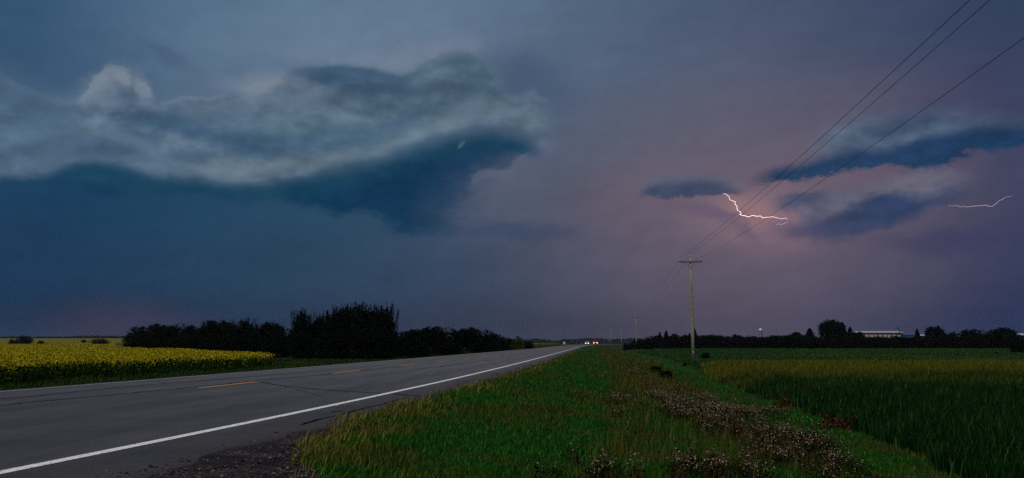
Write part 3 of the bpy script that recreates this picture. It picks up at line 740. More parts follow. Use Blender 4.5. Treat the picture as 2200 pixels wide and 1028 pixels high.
yw = q.add(sp.outputs[1], q.mul(q.sub(nn, 0.5), 34.0))
q.put(b.inputs['Base Color'], q.mix(q.ss(yw, 25, 46), cg_, co_)); b.inputs['Roughness'].default_value = 0.8; b.inputs['Specular IOR Level'].default_value = 0.03
stuff('grain_crop', blades(X, Y, Z, h, w, 0.35, (0.12, 0.02)), m, 'standing grain field beyond the ditch, dark green in front and ripening olive behind', 'crop')

# pasture beyond the crop
s, X, Y = scatter(95000, 0.10, 0.75, 60, 270, 1.7)
k = (s > crop_s(Y) - 0.5) & (Y > 60); s, X, Y = s[k], X[k], Y[k]; Z = height(s, Y)
h = 0.22 + 0.16 * rng.uniform(0, 1, len(s)); w = 0.03 + 0.0012 * Y
stuff('pasture_grass', blades(X, Y, Z, h, w, 0.5), plant('pasture_grass', [(0, (0.006, 0.03, 0.008)), (0.8, (0.016, 0.06, 0.012)), (0.95, (0.035, 0.075, 0.02)), (1, (0.16, 0.14, 0.06))], [(0, (0.012, 0.04, 0.010)), (1, (0.05, 0.085, 0.02))], 0.03),
      'green pasture in front of the distant dark tree belt', 'grass')

# left verge
s, X, Y = scatter(120000, -0.75, 0.08, 12, 420, 1.9)
k = (s < -WIDTH - 0.42) & (s > -28); s, X, Y = s[k], X[k], Y[k]; Z = height(s, Y)
h = 0.07 + 0.12 * rng.uniform(0, 1, len(s)) * sst(-s, 8.7, 10.5); w = 0.012 + 0.0009 * Y
stuff('roadside_grass', blades(X, Y, Z, h, w, 0.5), plant('roadside_grass', [(0, (0.003, 0.016, 0.003)), (0.7, (0.009, 0.034, 0.005)), (1, (0.045, 0.055, 0.012))], [(0, (0.010, 0.022, 0.004)), (1, (0.05, 0.056, 0.012))], 0.3),
      'green grass strip between the road and the canola', 'grass')

# canola, left
def in_canola(s, X, Y):
    fr = (s < -17.4 + 0.25 * np.sin(Y * 0.9))
    bx = np.interp(Y, [20, 50.5, 55.5, 59.5, 64.5, 91, 140, 300, 900], [1e3, 1e3, -16.4, -17.8, -20.8, -33, -56, -148, -440])
    return fr & (X < bx)
mleaf = plant('canola_leaf', [(0, (0.003, 0.010, 0.002)), (0.6, (0.009, 0.030, 0.005)), (1, (0.03, 0.06, 0.01))])
mflow = plant('canola_flower', [(0, (0.11, 0.105, 0.007)), (0.4, (0.27, 0.225, 0.008)), (1, (0.50, 0.41, 0.013))], rough=0.9)
s, X, Y = scatter(150000, -0.95, -0.2, 18, 110, 2.0)
k = in_canola(s, X, Y); s, X, Y = s[k], X[k], Y[k]; Z = height(s, Y)
vn = vnoise(X, Y, 1.1, 12); hh = 0.80 + 0.06 * vn
fz = rng.beta(1.6, 2.0, len(s)); L1 = facets(X, Y, Z + 0.03 + fz * hh * 0.92, rng.uniform(.03, .06, len(s)) + .0009 * Y, rng.uniform(0, 1, len(s)))
h = hh * rng.uniform(.6, .95, len(s)); kk = rng.uniform(0, 1, len(s)) < 0.5
L2 = blades(X[kk], Y[kk], Z[kk], h[kk], (0.01 + 0.0006 * Y)[kk], 0.25)
stuff('canola_foliage', join(L1, L2), mleaf, 'dark green stems and leaves of the flowering canola', 'canola')
s, X, Y = scatter(620000, -0.78, -0.2, 18, 700, 1.9)
k = in_canola(s, X, Y); s, X, Y = s[k], X[k], Y[k]; Z = height(s, Y)
vn = vnoise(X, Y, 1.1, 12)
fh = (0.80 + 0.07 * vn + 0.05 * vnoise(X, Y, 4.0, 13)) * (1.06 - np.abs(rng.normal(0, 0.17, len(s))) - 0.6 * (rng.uniform(0, 1, len(s)) < .16) * rng.uniform(0, 1, len(s)))
stuff('canola_flowers', facets(X, Y, Z + fh, rng.uniform(.010, .019, len(s)) + .00062 * Y, rng.uniform(0, 1, len(s)), 0.2), mflow,
      'yellow canola in bloom left of the road', 'canola')
print('canola', len(s))
# the dense canopy further off: thick bodies of crop with a rough yellow top
m, q, b = new_mat('canola_far')
ge = q.n('ShaderNodeNewGeometry'); pos = ge.outputs['Position']
n1 = q.noise(pos, 3.0, 5, 0.7).outputs['Fac']; n2 = q.noise(pos, 0.05, 4, 0.6).outputs['Fac']
cc = q.ramp(n1, [(0.3, (0.035, 0.045, 0.006, 1)), (0.55, (0.16, 0.135, 0.008, 1)), (0.8, (0.32, 0.26, 0.012, 1))])
cc = q.mix(q.mul(q.ss(n2, 0.45, 0.7), 0.6), cc, (0.06, 0.07, 0.008, 1))
q.put(b.inputs['Base Color'], cc); b.inputs['Roughness'].default_value = 0.95; b.inputs['Specular IOR Level'].default_value = 0.05
mcf = m
def crop_slab(name, poly, hgt, mat, label, res=(40, 14)):
    """poly: 4 ground corners (X,Y); slab follows the land"""
    A, B, C, Dp = [np.array(p, float) for p in poly]
    u, v = np.meshgrid(np.linspace(0, 1, res[0]), np.linspace(0, 1, res[1]))
    P = (A*(1-u[...,None]) + B*u[...,None])*(1-v[...,None]) + (Dp*(1-u[...,None]) + C*u[...,None])*v[...,None]
    Xp, Yp = P[..., 0], P[..., 1]; z0 = height(Xp - road_x(Yp), Yp, False)
    top_ = np.stack([Xp, Yp, z0 + hgt * (1 + 0.07 * np.sin(Xp * 1.7 + Yp) * np.sin(Yp * 0.9 + 1))], -1).reshape(-1, 3)
    botv = np.stack([Xp, Yp, z0 - 0.1], -1).reshape(-1, 3)
    n_, m_ = u.shape; i = np.arange(n_-1)[:, None] * m_ + np.arange(m_-1)[None]
    T = [np.stack([i, i+1, i+m_+1], -1).reshape(-1, 3), np.stack([i, i+m_+1, i+m_], -1).reshape(-1, 3)]
    N = n_ * m_
    ring = np.concatenate([np.arange(m_), np.arange(1, n_) * m_ + m_ - 1, (n_-1) * m_ + np.arange(m_-2, -1, -1), np.arange(n_-2, 0, -1) * m_])
    r2 = np.roll(ring, -1)
    T += [np.stack([ring, ring + N, r2 + N], -1), np.stack([ring, r2 + N, r2], -1)]
    o = link(name, tri_mesh(name, np.concatenate([top_, botv]), np.concatenate(T)), mat)
    return tag(o, label, 'crop', kind='stuff')
crop_slab('canola_field', [(-42, 36), (-22.5, 62), (-400, 640), (-620, 640)], 0.66, mcf, 'dense mass of the near canola behind its front rows', (30, 60))
crop_slab('canola_field', [(-760, 760), (-330, 760), (-700, 1800), (-1500, 1800)], 1.1, mcf, 'distant yellow canola field on the rise at the far left', (30, 40))
crop_slab('canola_field', [(ray(1118, 210), 210), (float(road_x(200)) - 20, 200), (float(road_x(420)) - 24, 420), (ray(1150, 420), 420)], 1.15, mcf, 'small yellow field at the far end of the left trees beside the road')
crop_slab('canola_field', [(float(road_x(330)) + 14, 330), (ray(1345, 330), 330), (ray(1380, 620), 620), (float(road_x(620)) + 16, 620)], 1.0, mcf, 'thin yellow-green field strip right of the road at the horizon')

# ------------------------------------------------------------------ trees
bark = simple('bark', (0.05, 0.042, 0.034), 0.9, noise=0.4, nscale=8, bump=0.5)
leafm = plant('tree_leaf', [(0, (0.0015, 0.004, 0.0015)), (0.7, (0.003, 0.008, 0.003)), (0.88, (0.006, 0.014, 0.004)), (1, (0.022, 0.046, 0.012))])
leafm2 = plant('pale_leaf', [(0, (0.012, 0.022, 0.006)), (0.6, (0.035, 0.05, 0.012)), (1, (0.085, 0.085, 0.025))])
need = plant('needles', [(0, (0.0015, 0.0035, 0.002)), (0.8, (0.003, 0.007, 0.004)), (1, (0.010, 0.02, 0.009))])
def crown_pts(kind, n, seed):
    r = np.random.default_rng(seed); P = []; W = []
    def shell(c, sz, m, lo=.35, jit=.12, w=1.0):
        v = r.normal(0, 1, (m, 3)); v /= np.linalg.norm(v, axis=1, keepdims=True)
        P.append(np.array(c) + v * np.array(sz) * (r.uniform(lo, 1, (m, 1)) ** 0.5) * (1 + jit * r.normal(0, 1, (m, 1)))); W.append(np.full(m, w))
    if kind in ('bush', 'round'):
        nb = 22; zc = .34 if kind == 'bush' else .5
        for k in range(nb):       # lobes over a dome, each with smaller tufts on it
            a = r.uniform(0, 6.28); t = r.uniform(-.1, 1); rr = (.38 if kind == 'bush' else .30) * math.sqrt(max(0, 1 - t * t)) * r.uniform(.7, 1.08)
            c = np.array([math.cos(a) * rr, math.sin(a) * rr, zc + (.46 if kind == 'bush' else .36) * t * r.uniform(.75, 1)]); sz = r.uniform(.09, .16)
            shell(c, (sz * 1.15, sz * 1.15, sz), n // nb // 2)
            for q_ in range(3):
                v = r.normal(0, 1, 3); v[2] = abs(v[2]) + .4; v /= np.linalg.norm(v)
                shell(c + v * sz * .9, [sz * r.uniform(.25, .5)] * 3, n // nb // 8, .1, .25)
        shell((0, 0, zc), (.33, .33, .36 if kind == 'bush' else .30), 420, .05, .05, 3.6)
        if kind == 'bush': shell((0, 0, .13), (.46, .46, .16), n // 5); shell((0, 0, .14), (.38, .38, .14), 260, .2, .05, 3.4)
        else: shell((0, 0, .25), (.2, .2, .22), n // 10)
    elif kind == 'upright':       # many leading shoots out of a dense body
        ns = 34
        for k in range(ns):
            a = r.uniform(0, 6.28); rr = 0.34 * math.sqrt(r.uniform(0, 1)); ht = r.uniform(0.84, 1.0) - rr * 0.30
            m = int(n * .62) // ns; t = r.uniform(0.3, 1, m) ** 0.8
            wdt = 0.075 * np.clip((1 - t) * 2.0, 0.16, 1)
            c = np.stack([np.cos(a) * rr * (0.7 + 0.4 * t), np.sin(a) * rr * (0.7 + 0.4 * t), t * ht], -1)
            v = r.normal(0, 1, (m, 3)); v /= np.linalg.norm(v, axis=1, keepdims=True)
            P.append(c + v * wdt[:, None] * r.uniform(.3, 1.25, (m, 1))); W.append(np.ones(m))
        shell((0, 0, .40), (.36, .36, .46), int(n * .38), .4, .1)
        shell((0, 0, .40), (.31, .31, .43), 600, .05, .04, 5.0)
    else:  # spruce
        t = r.uniform(0.0, 1, n) ** 0.8; tier = np.floor(t * 13 + r.normal(0, .15, n)) / 13; fr = np.clip((t - tier) * 13, 0, 1)
        rad = 0.25 * (1 - t) ** 0.75 * (1.15 - 0.5 * fr) + 0.012
        a = r.uniform(0, 6.28, n); lob = 1 + 0.38 * np.sin(a * 4 + tier * 37) * np.cos(tier * 91 + a) + 0.18 * r.normal(0, 1, n)
        rr = rad * lob * r.uniform(.15, 1, n) ** .45
        P.append(np.stack([np.cos(a) * rr, np.sin(a) * rr, 0.05 + 0.95 * t - rr * 0.2], -1)); W.append(np.ones(n))
    return np.concatenate(P), np.concatenate(W)
def tree_proto(kind, n, leaf, seed):
    P, W = crown_pts(kind, n, seed); r = np.random.default_rng(seed + 1)
    P = P / max(1e-6, np.percentile(P[:, 2], 99.8)); P[:, 2] = np.maximum(P[:, 2], 0.005)
    rnd = r.uniform(0, 1, len(P)) * (0.55 + 0.45 * (np.sin(P[:, 0] * 9 + P[:, 2] * 11 + seed) * .5 + .5))
    V, T, R = facets(P[:, 0], P[:, 1], P[:, 2], r.uniform(.6, 1.3, len(P)) * leaf * W, rnd)
    crown = tri_mesh('crown', V, T, {'rnd': R})
    mb = MB(); top_z = 0.9 if kind in ('spruce', 'upright') else 0.6
    mb.tube([(0, 0, -.03), (0.005, 0, .2), (-0.004, .004, .45), (0, 0, top_z)], [.028, .022, .014, .005], 7)
    if kind != 'spruce':
        for k in range(6):
            a = k * 1.07 + seed; z0 = r.uniform(.12, .4); rr = r.uniform(.15, .28)
            mb.tube([(0, 0, z0), (math.cos(a)*rr*.5, math.sin(a)*rr*.5, z0+.14), (math.cos(a)*rr, math.sin(a)*rr, z0+.32)], [.012, .008, .003], 5)
    return crown, mb.mesh('trunk')
def leafed(me, mat):
    me.materials.append(mat); return me
PROT = {}
for key, kind, n, leaf, seed, mat in [('bushA','bush',5200,.019,11,leafm),('bushB','bush',5200,.019,23,leafm),('bushC','bush',5200,.02,37,leafm),('bushP','bush',4200,.02,41,leafm2),
        ('uprA','upright',9000,.0125,5,leafm),('uprB','upright',9000,.0125,6,leafm),('uprC','upright',8000,.013,8,leafm),
        ('roundA','round',5200,.021,51,leafm),('roundB','round',5200,.021,52,leafm),('spruceA','spruce',4200,.021,61,need),('spruceB','spruce',4200,.021,62,need)]:
    c_, t_ = tree_proto(kind, n, leaf, seed); c_.materials.append(mat); t_.materials.append(bark); PROT[key] = (c_, t_)
first = {}
def tree(name, key, px, toppy, Y, label, cat='tree', group=None, wid=1.0, sink=0.0):
    """px: column of the trunk, toppy: row of the top, Y: distance; wid: width factor"""
    X = ray(px, Y); z = H(X, Y) - sink
    p = world_pt(px, toppy, Y); h = p.z - z
    e = empty(name, (X, Y, z), label, cat, group, rz=random.uniform(0, 6.28), sc=(h * wid, h * wid, h))
    link('crown', PROT[key][0], None, e); link('trunk', PROT[key][1], None, e)
    return e
LG = 'shrubs along the back of the canola'
for a in [('bushA',290,716,200,1.6,'low dark shrub at the left tip of the belt behind the canola'),
          ('bushB',318,701,185,1.5,'dark shrub second from the left tip of the belt behind the canola'),
          ('roundA',350,697,175,1.5,'rounded black shrub with flat top behind the middle of the canola, third in the belt'),
          ('bushC',385,697,165,1.5,'black shrub between two flat-topped neighbours behind the canola, fourth in the belt'),
          ('bushA',425,699,158,1.4,'slightly lower black shrub left of the broad domed one behind the canola'),
          ('roundB',464,689,150,1.3,'broad domed black shrub, tallest of the belt left of the pointed one'),
          ('bushB',498,698,140,1.2,'black shrub filling the dip between the domed and the pointed one'),
          ('uprB',524,684,125,0.95,'pointed shrub with loose green tip in the middle of the left belt'),
          ('bushC',548,702,120,1.2,'low black shrub right of the pointed green tipped one'),
          ('roundA',584,693,110,1.1,'small rounded black shrub just left of the tall thicket'),
          ('bushA',612,707,100,1.1,'low shrub tucked against the left foot of the tall thicket')]:
    tree('shrub', a[0], a[1], a[2], a[3], a[5], 'shrub', LG, a[4])
# filler of the same belt closer to the field edge
for a in [('bushC',330,722,150,1.9,'spreading skirt shrub low at the canola edge, left end of the belt'),('bushB',400,719,138,2.0,'spreading low shrub at the canola edge under the flat-topped ones'),
          ('bushA',470,719,120,2.0,'spreading low shrub at the canola edge under the domed one'),('bushC',540,722,104,2.0,'spreading low shrub at the canola edge under the pointed one'),
          ('bushB',595,726,90,1.7,'spreading low shrub behind the yellow tip of the canola')]:
    tree('shrub', a[0], a[1], a[2], a[3], a[5], 'shrub', LG, a[4])
TG = 'upright trees of the tall thicket'
for a in [('uprA',648,664,84,.62,'leftmost upright tree of the tall thicket, standing slightly apart'),
          ('uprB',686,675,85,.68,'second upright tree of the tall thicket, lower than its right neighbours'),
          ('uprC',716,664,84,.72,'third upright tree of the tall thicket with a ragged top'),
          ('uprA',742,654,85,.85,'fourth upright tree from the left in the tall thicket'),
          ('uprB',768,650,83,.85,'tallest upright tree in the centre of the tall thicket'),
          ('uprC',797,659,84,.7,'upright tree just right of the tallest in the thicket'),
          ('uprA',824,653,82,.66,'rightmost upright tree of the tall thicket with a steep right side')]:
    tree('upright_tree', a[0], a[1], a[2], a[3], a[5], 'tree', TG, a[4])
for a in [('bushA',655,716,80,1.1,'dark bush at the foot of the leftmost upright tree'),('bushB',710,708,79,1.1,'dark bush at the foot of the middle of the tall thicket'),
          ('bushC',762,700,79,1.2,'dark bush at the foot of the tallest upright tree'),('bushA',812,700,78,1.1,'dark bush at the right foot of the tall thicket')]:
    tree('shrub', a[0], a[1], a[2], a[3], a[5], 'shrub', 'bushes at the foot of the tall thicket', a[4])
RG = 'rounded shrubs right of the tall thicket'
for a in [('bushB',862,712,92,1.2,'shrub touching the right side of the tall thicket'),('roundA',893,708,98,1.2,'second rounded shrub right of the tall thicket'),
          ('roundB',928,702,104,1.2,'highest rounded shrub in the row right of the tall thicket'),('bushC',962,706,110,1.3,'shrub between the two highest of the right row'),
          ('roundA',1002,704,118,1.2,'rounded shrub second highest in the right row'),('bushA',1036,708,126,1.3,'shrub where the right row starts to slope down'),
          ('bushB',1064,718,136,1.4,'low shrub near the right end of the row'),('bushC',1086,726,146,1.3,'lowest dark shrub near the end of the right row')]:
    tree('shrub', a[0], a[1], a[2], a[3], a[5], 'shrub', RG, a[4])
for a in [('bushA',900,738,80,1.8,'low spreading bush at the grass edge right of the thicket'),('bushC',965,733,96,1.8,'low spreading bush under the highest of the right row'),
          ('bushB',1035,735,112,2.0,'low spreading bush under the sloping end of the right row')]:
    tree('shrub', a[0], a[1], a[2], a[3], a[5], 'shrub', RG, a[4])
tree('shrub', 'bushP', 1112, 723, 150, 'pale olive shrub at the right end of the left trees by the small yellow field', 'shrub', RG, 1.0)
tree('shrub', 'bushB', 1136, 733, 170, 'tiny dark shrub beyond the pale olive one', 'shrub', RG, 1.4)
FG = 'lone bushes in the far yellow field'
for a in [('bushC',52,721,420,1.5,'lone dark bush in the far yellow field, largest near the left edge'),('bushA',30,729,425,1.8,'low wing of bush left of the largest lone one'),
          ('bushB',88,732,430,1.3,'tiny dark tuft right of the largest lone bush'),('bushA',215,728,400,2.6,'low dark mound of bush in the yellow field just before the tree belt'),
          ('bushC',180,730,700,1.6,'tiny dark speck of bush high in the far yellow field')]:
    tree('shrub', a[0], a[1], a[2], a[3], a[5], 'shrub', FG, a[4])

# dark belt on the right
BG = 'trees of the dark belt across the pasture'
big = [('bushC',1348,737,215,1.6,'low bush left of the second utility pole'),('bushA',1372,727,225,1.5,'rounded bush just right of the second utility pole'),('bushB',1392,733,222,1.3,'low bush right of the rounded one by the second pole'),
 ('spruceA',1418,714,300,.9,'small pointed spruce, leftmost of the dark belt'),('spruceB',1432,711,305,1.1,'pointed spruce pair member at the left end of the belt'),
 ('roundB',1449,717,310,.7,'small lollipop tree left of the nearest utility pole'),('spruceB',1492,706,330,1.1,'spruce rising right behind the nearest utility pole'),
 ('spruceA',1482,716,325,1.0,'lower spruce just left behind the nearest utility pole'),
 ('bushA',1546,721,330,1.2,'low tree two pole widths right of the spruce behind the pole'),('roundA',1585,719,335,1.2,'rounded tree left of the white silo'),
 ('bushB',1612,723,335,1.1,'low tree touching the white silo on its left'),('bushC',1660,722,330,1.3,'low tree right of the white silo'),
 ('roundB',1710,714,335,1.25,'broad rounded tree between the silo and the tall clump'),('spruceA',1741,706,340,1.7,'ragged spreading tree left of the tall clump'),
 ('roundA',1785,687,340,1.05,'tallest round tree of the whole belt'),('spruceB',1812,693,342,1.2,'tall pointed spruce right beside the tallest round tree'),
 ('spruceA',1828,703,338,1.2,'shorter spruce between the tall pointed one and the barn'),('roundB',1843,713,336,1.0,'small round tree at the left end of the barn'),
 ('bushA',1920,722,330,1.3,'low tree in front of the barn near its right end'),('spruceA',1972,707,336,1.0,'slim spruce standing right of the barn'),
 ('roundA',2010,702,338,1.15,'peaked tree right of the slim spruce'),('spruceB',2018,701,334,1.3,'pointed spruce grown into the peaked tree'),
 ('bushC',2045,713,330,1.3,'low tree right of the peaked one'),('roundB',2086,708,325,1.3,'rounded tree in the right part of the belt'),
 ('bushA',2120,709,320,1.3,'tree left of the big rounded one at the right end'),('roundA',2160,704,310,1.35,'big rounded tree at the right end of the belt'),
 ('bushB',2182,718,300,1.4,'low tree closing the belt at the right edge')]
for a in big:
    tree('spruce_tree' if 'spruce' in a[0] else 'broadleaf_tree', a[0], a[1], a[2], a[3] * (0.8 if a[3] > 250 else 1), a[5], 'tree', BG, a[4])
x = 1405
while x < 2195:   # the unbroken lower row that nothing tells apart
    tree('hedge_tree', random.choice(['bushA', 'bushB', 'bushC']), x, (random.uniform(722, 725) if 1838 < x < 1950 else random.uniform(719, 725)), 256 + random.uniform(-5, 5),
         'low dark tree in the unbroken bottom row of the belt across the pasture', 'tree', 'unbroken bottom row of the tree belt', random.uniform(1.9, 2.4))
    x += 19 + random.uniform(-3, 3)
for a in [('bushA',2185,742,150,1.9,'dark bush standing forward of the belt at the right pasture edge'),('bushC',2140,756,135,1.8,'low scrub bush forward of the belt near the right edge'),('bushB',2215,748,140,2.0,'dark bush cut by the right edge of the view')]:
    tree('shrub', a[0], a[1], a[2], a[3], a[5], 'shrub', 'bushes before the right end of the belt', a[4])
for a in [('bushC',1515,757,88,1.2,'dark ragged bush just right of the foot of the nearest utility pole'),('bushA',1408,786,50,1.9,'dark low bush in the ditch weeds left of the pole'),
          ('bushB',1430,796,41,1.6,'second dark low bush below the first in the ditch'),('bushA',1470,780,68,1.4,'tiny dark tuft left of the foot of the nearest pole')]:
    tree('shrub', a[0], a[1], a[2], a[3], a[5], 'shrub', 'dark bushes in the ditch', a[4])

# far woods at the horizon
n = 26000
qv = rng.uniform(-0.72, 0.75, n); Yw = rng.uniform(1500, 1650, n); Xw = qv * Yw
hb = 7 + 5 * vnoise(Xw, Xw * 0 + 3, 0.012, 2) + 2.5 * vnoise(Xw, Xw * 0, 0.06, 8)
hb = np.maximum(hb, 2.5) * np.where(qv < -0.24, 0.45, 1.0)
Zw = height(Xw - road_x(Yw), Yw, False) + rng.uniform(0, 1, n) * hb
stuff('far_woods', facets(Xw, Yw, Zw, rng.uniform(1.2, 2.6, n), rng.uniform(0, 1, n)), leafm, 'dark line of distant woods along the horizon', 'woods')

# ------------------------------------------------------------------ utility poles and wires
wood = simple('pole_wood', (0.25, 0.235, 0.15), 0.85, noise=0.3, nscale=6, bump=0.4)
armm = simple('crossarm_wood', (0.16, 0.055, 0.045), 0.85, noise=0.3, nscale=10)
porc = simple('porcelain', (0.72, 0.70, 0.74), 0.25)
dark = simple('dark_metal', (0.03, 0.03, 0.035), 0.5, 0.6)
alu = simple('aluminium', (0.6, 0.62, 0.6), 0.35, 0.3)
P1 = (16.95, 76.0)
pd = Vector((34.6 - 16.95, 224 - 76, 0)).normalized(); pn = Vector((pd.y, -pd.x, 0))
Zg = H(*P1)
HP = world_pt(1484, 553, 76).z - Zg       # height of the pole top above ground
yaw = -math.atan2(pd.x, pd.y)
def make_pole(label):
    e = empty('utility_pole', (0, 0, 0), label, 'utility pole', 'utility poles right of the road')
    mb = MB(); mb.tube([(0, 0, -.3), (0.01, 0, 3), (-.01, 0, 7), (0, 0, HP)], [.17, .155, .125, .10], 14); mb.build('shaft', wood, e, True)
    mb = MB(); mb.box(-1.08, -.17, HP - .52, 1.08, -.06, HP - .39); mb.build('crossarm', armm, e)
    for sx in (-1, 1):
        mb = MB(); mb.tube([(sx * .46, -.115, HP - .56), (sx * .2, -.14, HP - .82), (0, -.14, HP - 1.02)], .018, 6); mb.build('brace', dark, e)
    for (x, z0) in ((-1.0, HP - .39), (0, HP + .0), (1.0, HP - .39)):
        y = -.115 if x else 0
        mb = MB(); mb.tube([(x, y, z0), (x, y, z0 + .17)], .022, 6); pin = mb.build('pin', dark, e)
        mb = MB(); mb.lathe([(.02, .13), (.085, .12), (.09, .17), (.055, .18), (.075, .20), (.075, .235), (0.001, .24)], 12, (x, y, z0)); mb.build('insulator', porc, pin, True)
        mb = MB(); mb.lathe([(.06, .24), (.07, .28), (.045, .33), (0.001, .34)], 12, (x, y, z0)); mb.build('insulator_cap', dark, pin, True)
    mb = MB(); mb.box(-.05, -.175, 1.02, .05, -.16, 1.12); mb.build('number_tag', alu, e)
    return e
pole = make_pole('nearest weathered wooden utility pole with reddish crossarm at the edge of the crop')
pole.location = (P1[0], P1[1], Zg); pole.rotation_euler = (0, 0, yaw)
tops = []
poles = [(1367, 755, 678, 224, 'second utility pole in the line, beside the rounded bush'), (1335, 742, 700, 411, 'third utility pole in the line, much smaller'),
         (1312, 739, 706, 560, 'fourth utility pole, right one of the faint far pair'), (1307, 739, 709, 700, 'fifth utility pole, left one of the faint far pair')]
for px, pb, pt, Yp, lab in poles:
    c = copy_tree(pole); c['label'] = lab
    Xp = ray(px, Yp); zg = H(Xp, Yp); c.location = (Xp, Yp, zg)
    ht = world_pt(px, pt, Yp).z - zg; k = ht / HP; c.scale = (1, 1, k)
    tops.append((Xp, Yp, zg + ht))
back = Vector((P1[0], P1[1], 0)) - pd * 150       # the next pole stands behind the photographer, out of the picture
attach = [(back.x, back.y, Zg + HP)] + [(P1[0], P1[1], Zg + HP)] + tops
wire = simple('wire', (0.02, 0.02, 0.022), 0.5, 0.4)
c = copy_tree(pole); c['label'] = 'utility pole behind the viewpoint that carries the near wire span'; c.location = (back.x, back.y, Zg)
WIRES = [(-1.0, -.06, 'left overhead wire, from the left end of the crossarms', 1.75), (0.0, .29, 'middle overhead wire, from the pole tops', 1.55), (1.0, -.06, 'right overhead wire, from the right end of the crossarms', 1.75)]
for off, dz, lab, sag in WIRES:
    mb = MB(); pts = []; rad = []
    for k in range(len(attach) - 1):
        A = Vector(attach[k]) + pn * off + Vector((0, 0, dz)); B = Vector(attach[k+1]) + pn * off + Vector((0, 0, dz))
        sg = sag if k < 3 else 1.0
        nn_ = 60 if k == 0 else 24
        for j in range(nn_ + (k == len(attach) - 2)):
            t = j / nn_; p = A.lerp(B, t); p.z -= 4 * sg * t * (1 - t); pts.append(p); rad.append(0.0075)
    mb.tube(pts, rad, 5); o = mb.build('overhead_wire', wire); tag(o, lab, 'power line', 'overhead wires')

# ------------------------------------------------------------------ silo, barn, far buildings
white = simple('white_metal', (0.62, 0.62, 0.68), 0.4, noise=0.15, nscale=1.0)
conc = simple('silo_concrete', (0.20, 0.20, 0.205), 0.8, noise=0.2, nscale=1.5)
maroon = simple('maroon_siding', (0.10, 0.03, 0.04), 0.7)
pale_panel = simple('pale_panel', (0.38, 0.37, 0.37), 0.6)
bluem = simple('blue_roof', (0.03, 0.07, 0.18), 0.5)
tealm = simple('teal_metal', (0.02, 0.09, 0.11), 0.5)
Ys = 420; xs = ray(1635, Ys); zs = H(xs, Ys)
e = empty('silo', (xs, Ys, zs), 'narrow pale silo with a bright white dome above the dark belt', 'silo')
ht = world_pt(1635, 706, Ys).z - zs
MB().lathe([(.85, 0), (.85, ht - 1.0)], 20).build('wall', conc, e, True)
MB().lathe([(.98, ht - 1.05), (.98, ht - .75), (.85, ht - .4), (.5, ht - .1), (.001, ht)], 20).build('dome', white, e, True)
mb = MB(); mb.box(.12, -1.02, 0, .45, -.80, ht - 1.0); mb.build('chute', simple('chute', (.02, .02, .022), .7), e)
for k in range(6):
    z = 2 + k * (ht - 4) / 5; MB().lathe([(.87, z), (.89, z + .06), (.87, z + .12)], 20).build('hoop', conc, e, True)
Yb = 430
x0, x1 = ray(1826, Yb), ray(1942, Yb); xm = (x0 + x1) / 2; zb = H(xm, Yb)
zt = world_pt(1890, 711.5, Yb).z - zb; ze = world_pt(1890, 715, Yb).z - zb; zw = world_pt(1890, 719.5, Yb).z - zb
e = empty('barn', (xm, Yb, zb), 'long low barn with pale roof, maroon band and white panels behind the belt', 'barn')
hw = (x1 - x0) / 2
MB().poly([(-hw-.4, -.4, ze), (hw+.4, -.4, ze), (hw+.4, 6, zt), (-hw-.4, 6, zt), (-hw-.4, 12.4, ze), (hw+.4, 12.4, ze), (-hw-.4, -.4, ze-.15), (hw+.4, -.4, ze-.15), (hw+.4, 12.4, ze-.15), (-hw-.4, 12.4, ze-.15)],
          [(0,1,2,3),(3,2,5,4),(6,7,1,0),(4,5,8,9),(6,9,8,7)]).build('roof', simple('tin_roof', (.36, .37, .42), .45), e)
MB().box(-hw, 0, 0, hw, 12, ze - .16).build('wall', maroon, e)
npan = 11
for k in range(npan):
    xa = -hw + 1.0 + k * (2 * hw - 2) / npan; wpan = (2 * hw - 2) / npan * (0.72 + 0.12 * math.sin(k * 2.1))
    MB().box(xa, -.08, .3, xa + wpan, -.003, zw).build('panel', pale_panel, e)
MB().box(hw - 1.2, -.10, .1, hw - .2, -.003, ze - 1.2).build('door', dark, e)
MB().box(hw + .003, 2, .3, hw + .08, 10, ze - .6).build('end_panel', pale_panel, e)
def shed(pxa, pxb, ptop, peave, Y, rm, wm, label):
    xa, xb = ray(pxa, Y), ray(pxb, Y); xc = (xa + xb) / 2; z0 = H(xc, Y); h_ = (xb - xa) / 2
    t_, e_ = world_pt(pxa, ptop, Y).z - z0, world_pt(pxa, peave, Y).z - z0
    o = empty('shed', (xc, Y, z0), label, 'shed')
    MB().box(-h_, 0, 0, h_, 5.9, e_ - .12).build('wall', wm, o)
    MB().poly([(-h_-.3, -.3, e_), (h_+.3, -.3, e_), (h_+.3, 3, t_), (-h_-.3, 3, t_), (-h_-.3, 6.3, e_), (h_+.3, 6.3, e_), (-h_-.3, -.3, e_-.11), (h_+.3, -.3, e_-.11), (h_+.3, 6.3, e_-.11), (-h_-.3, 6.3, e_-.11)],
          [(0,1,2,3),(3,2,5,4),(6,7,1,0),(4,5,8,9),(6,9,8,7),(0,3,4,9,6),(1,7,8,5,2)]).build('roof', rm, o)
    MB().box(-.9, -.06, 0, .9, -.003, e_ * .7).build('door', dark, o)
    MB().box(h_ * .45, -.05, e_ * .4, h_ * .75, -.003, e_ * .75).build('window', simple('glass', (.02, .03, .04), .1), o)
shed(1944, 1968, 715.5, 720, 440, bluem, bluem, 'small blue roofed shed right of the long barn')
shed(1975, 1990, 719, 722, 436, white, pale_panel, 'small white shed behind the slim spruce')
shed(2186, 2206, 717, 721, 400, white, bluem, 'pale roofed shed at the right edge beyond the belt')
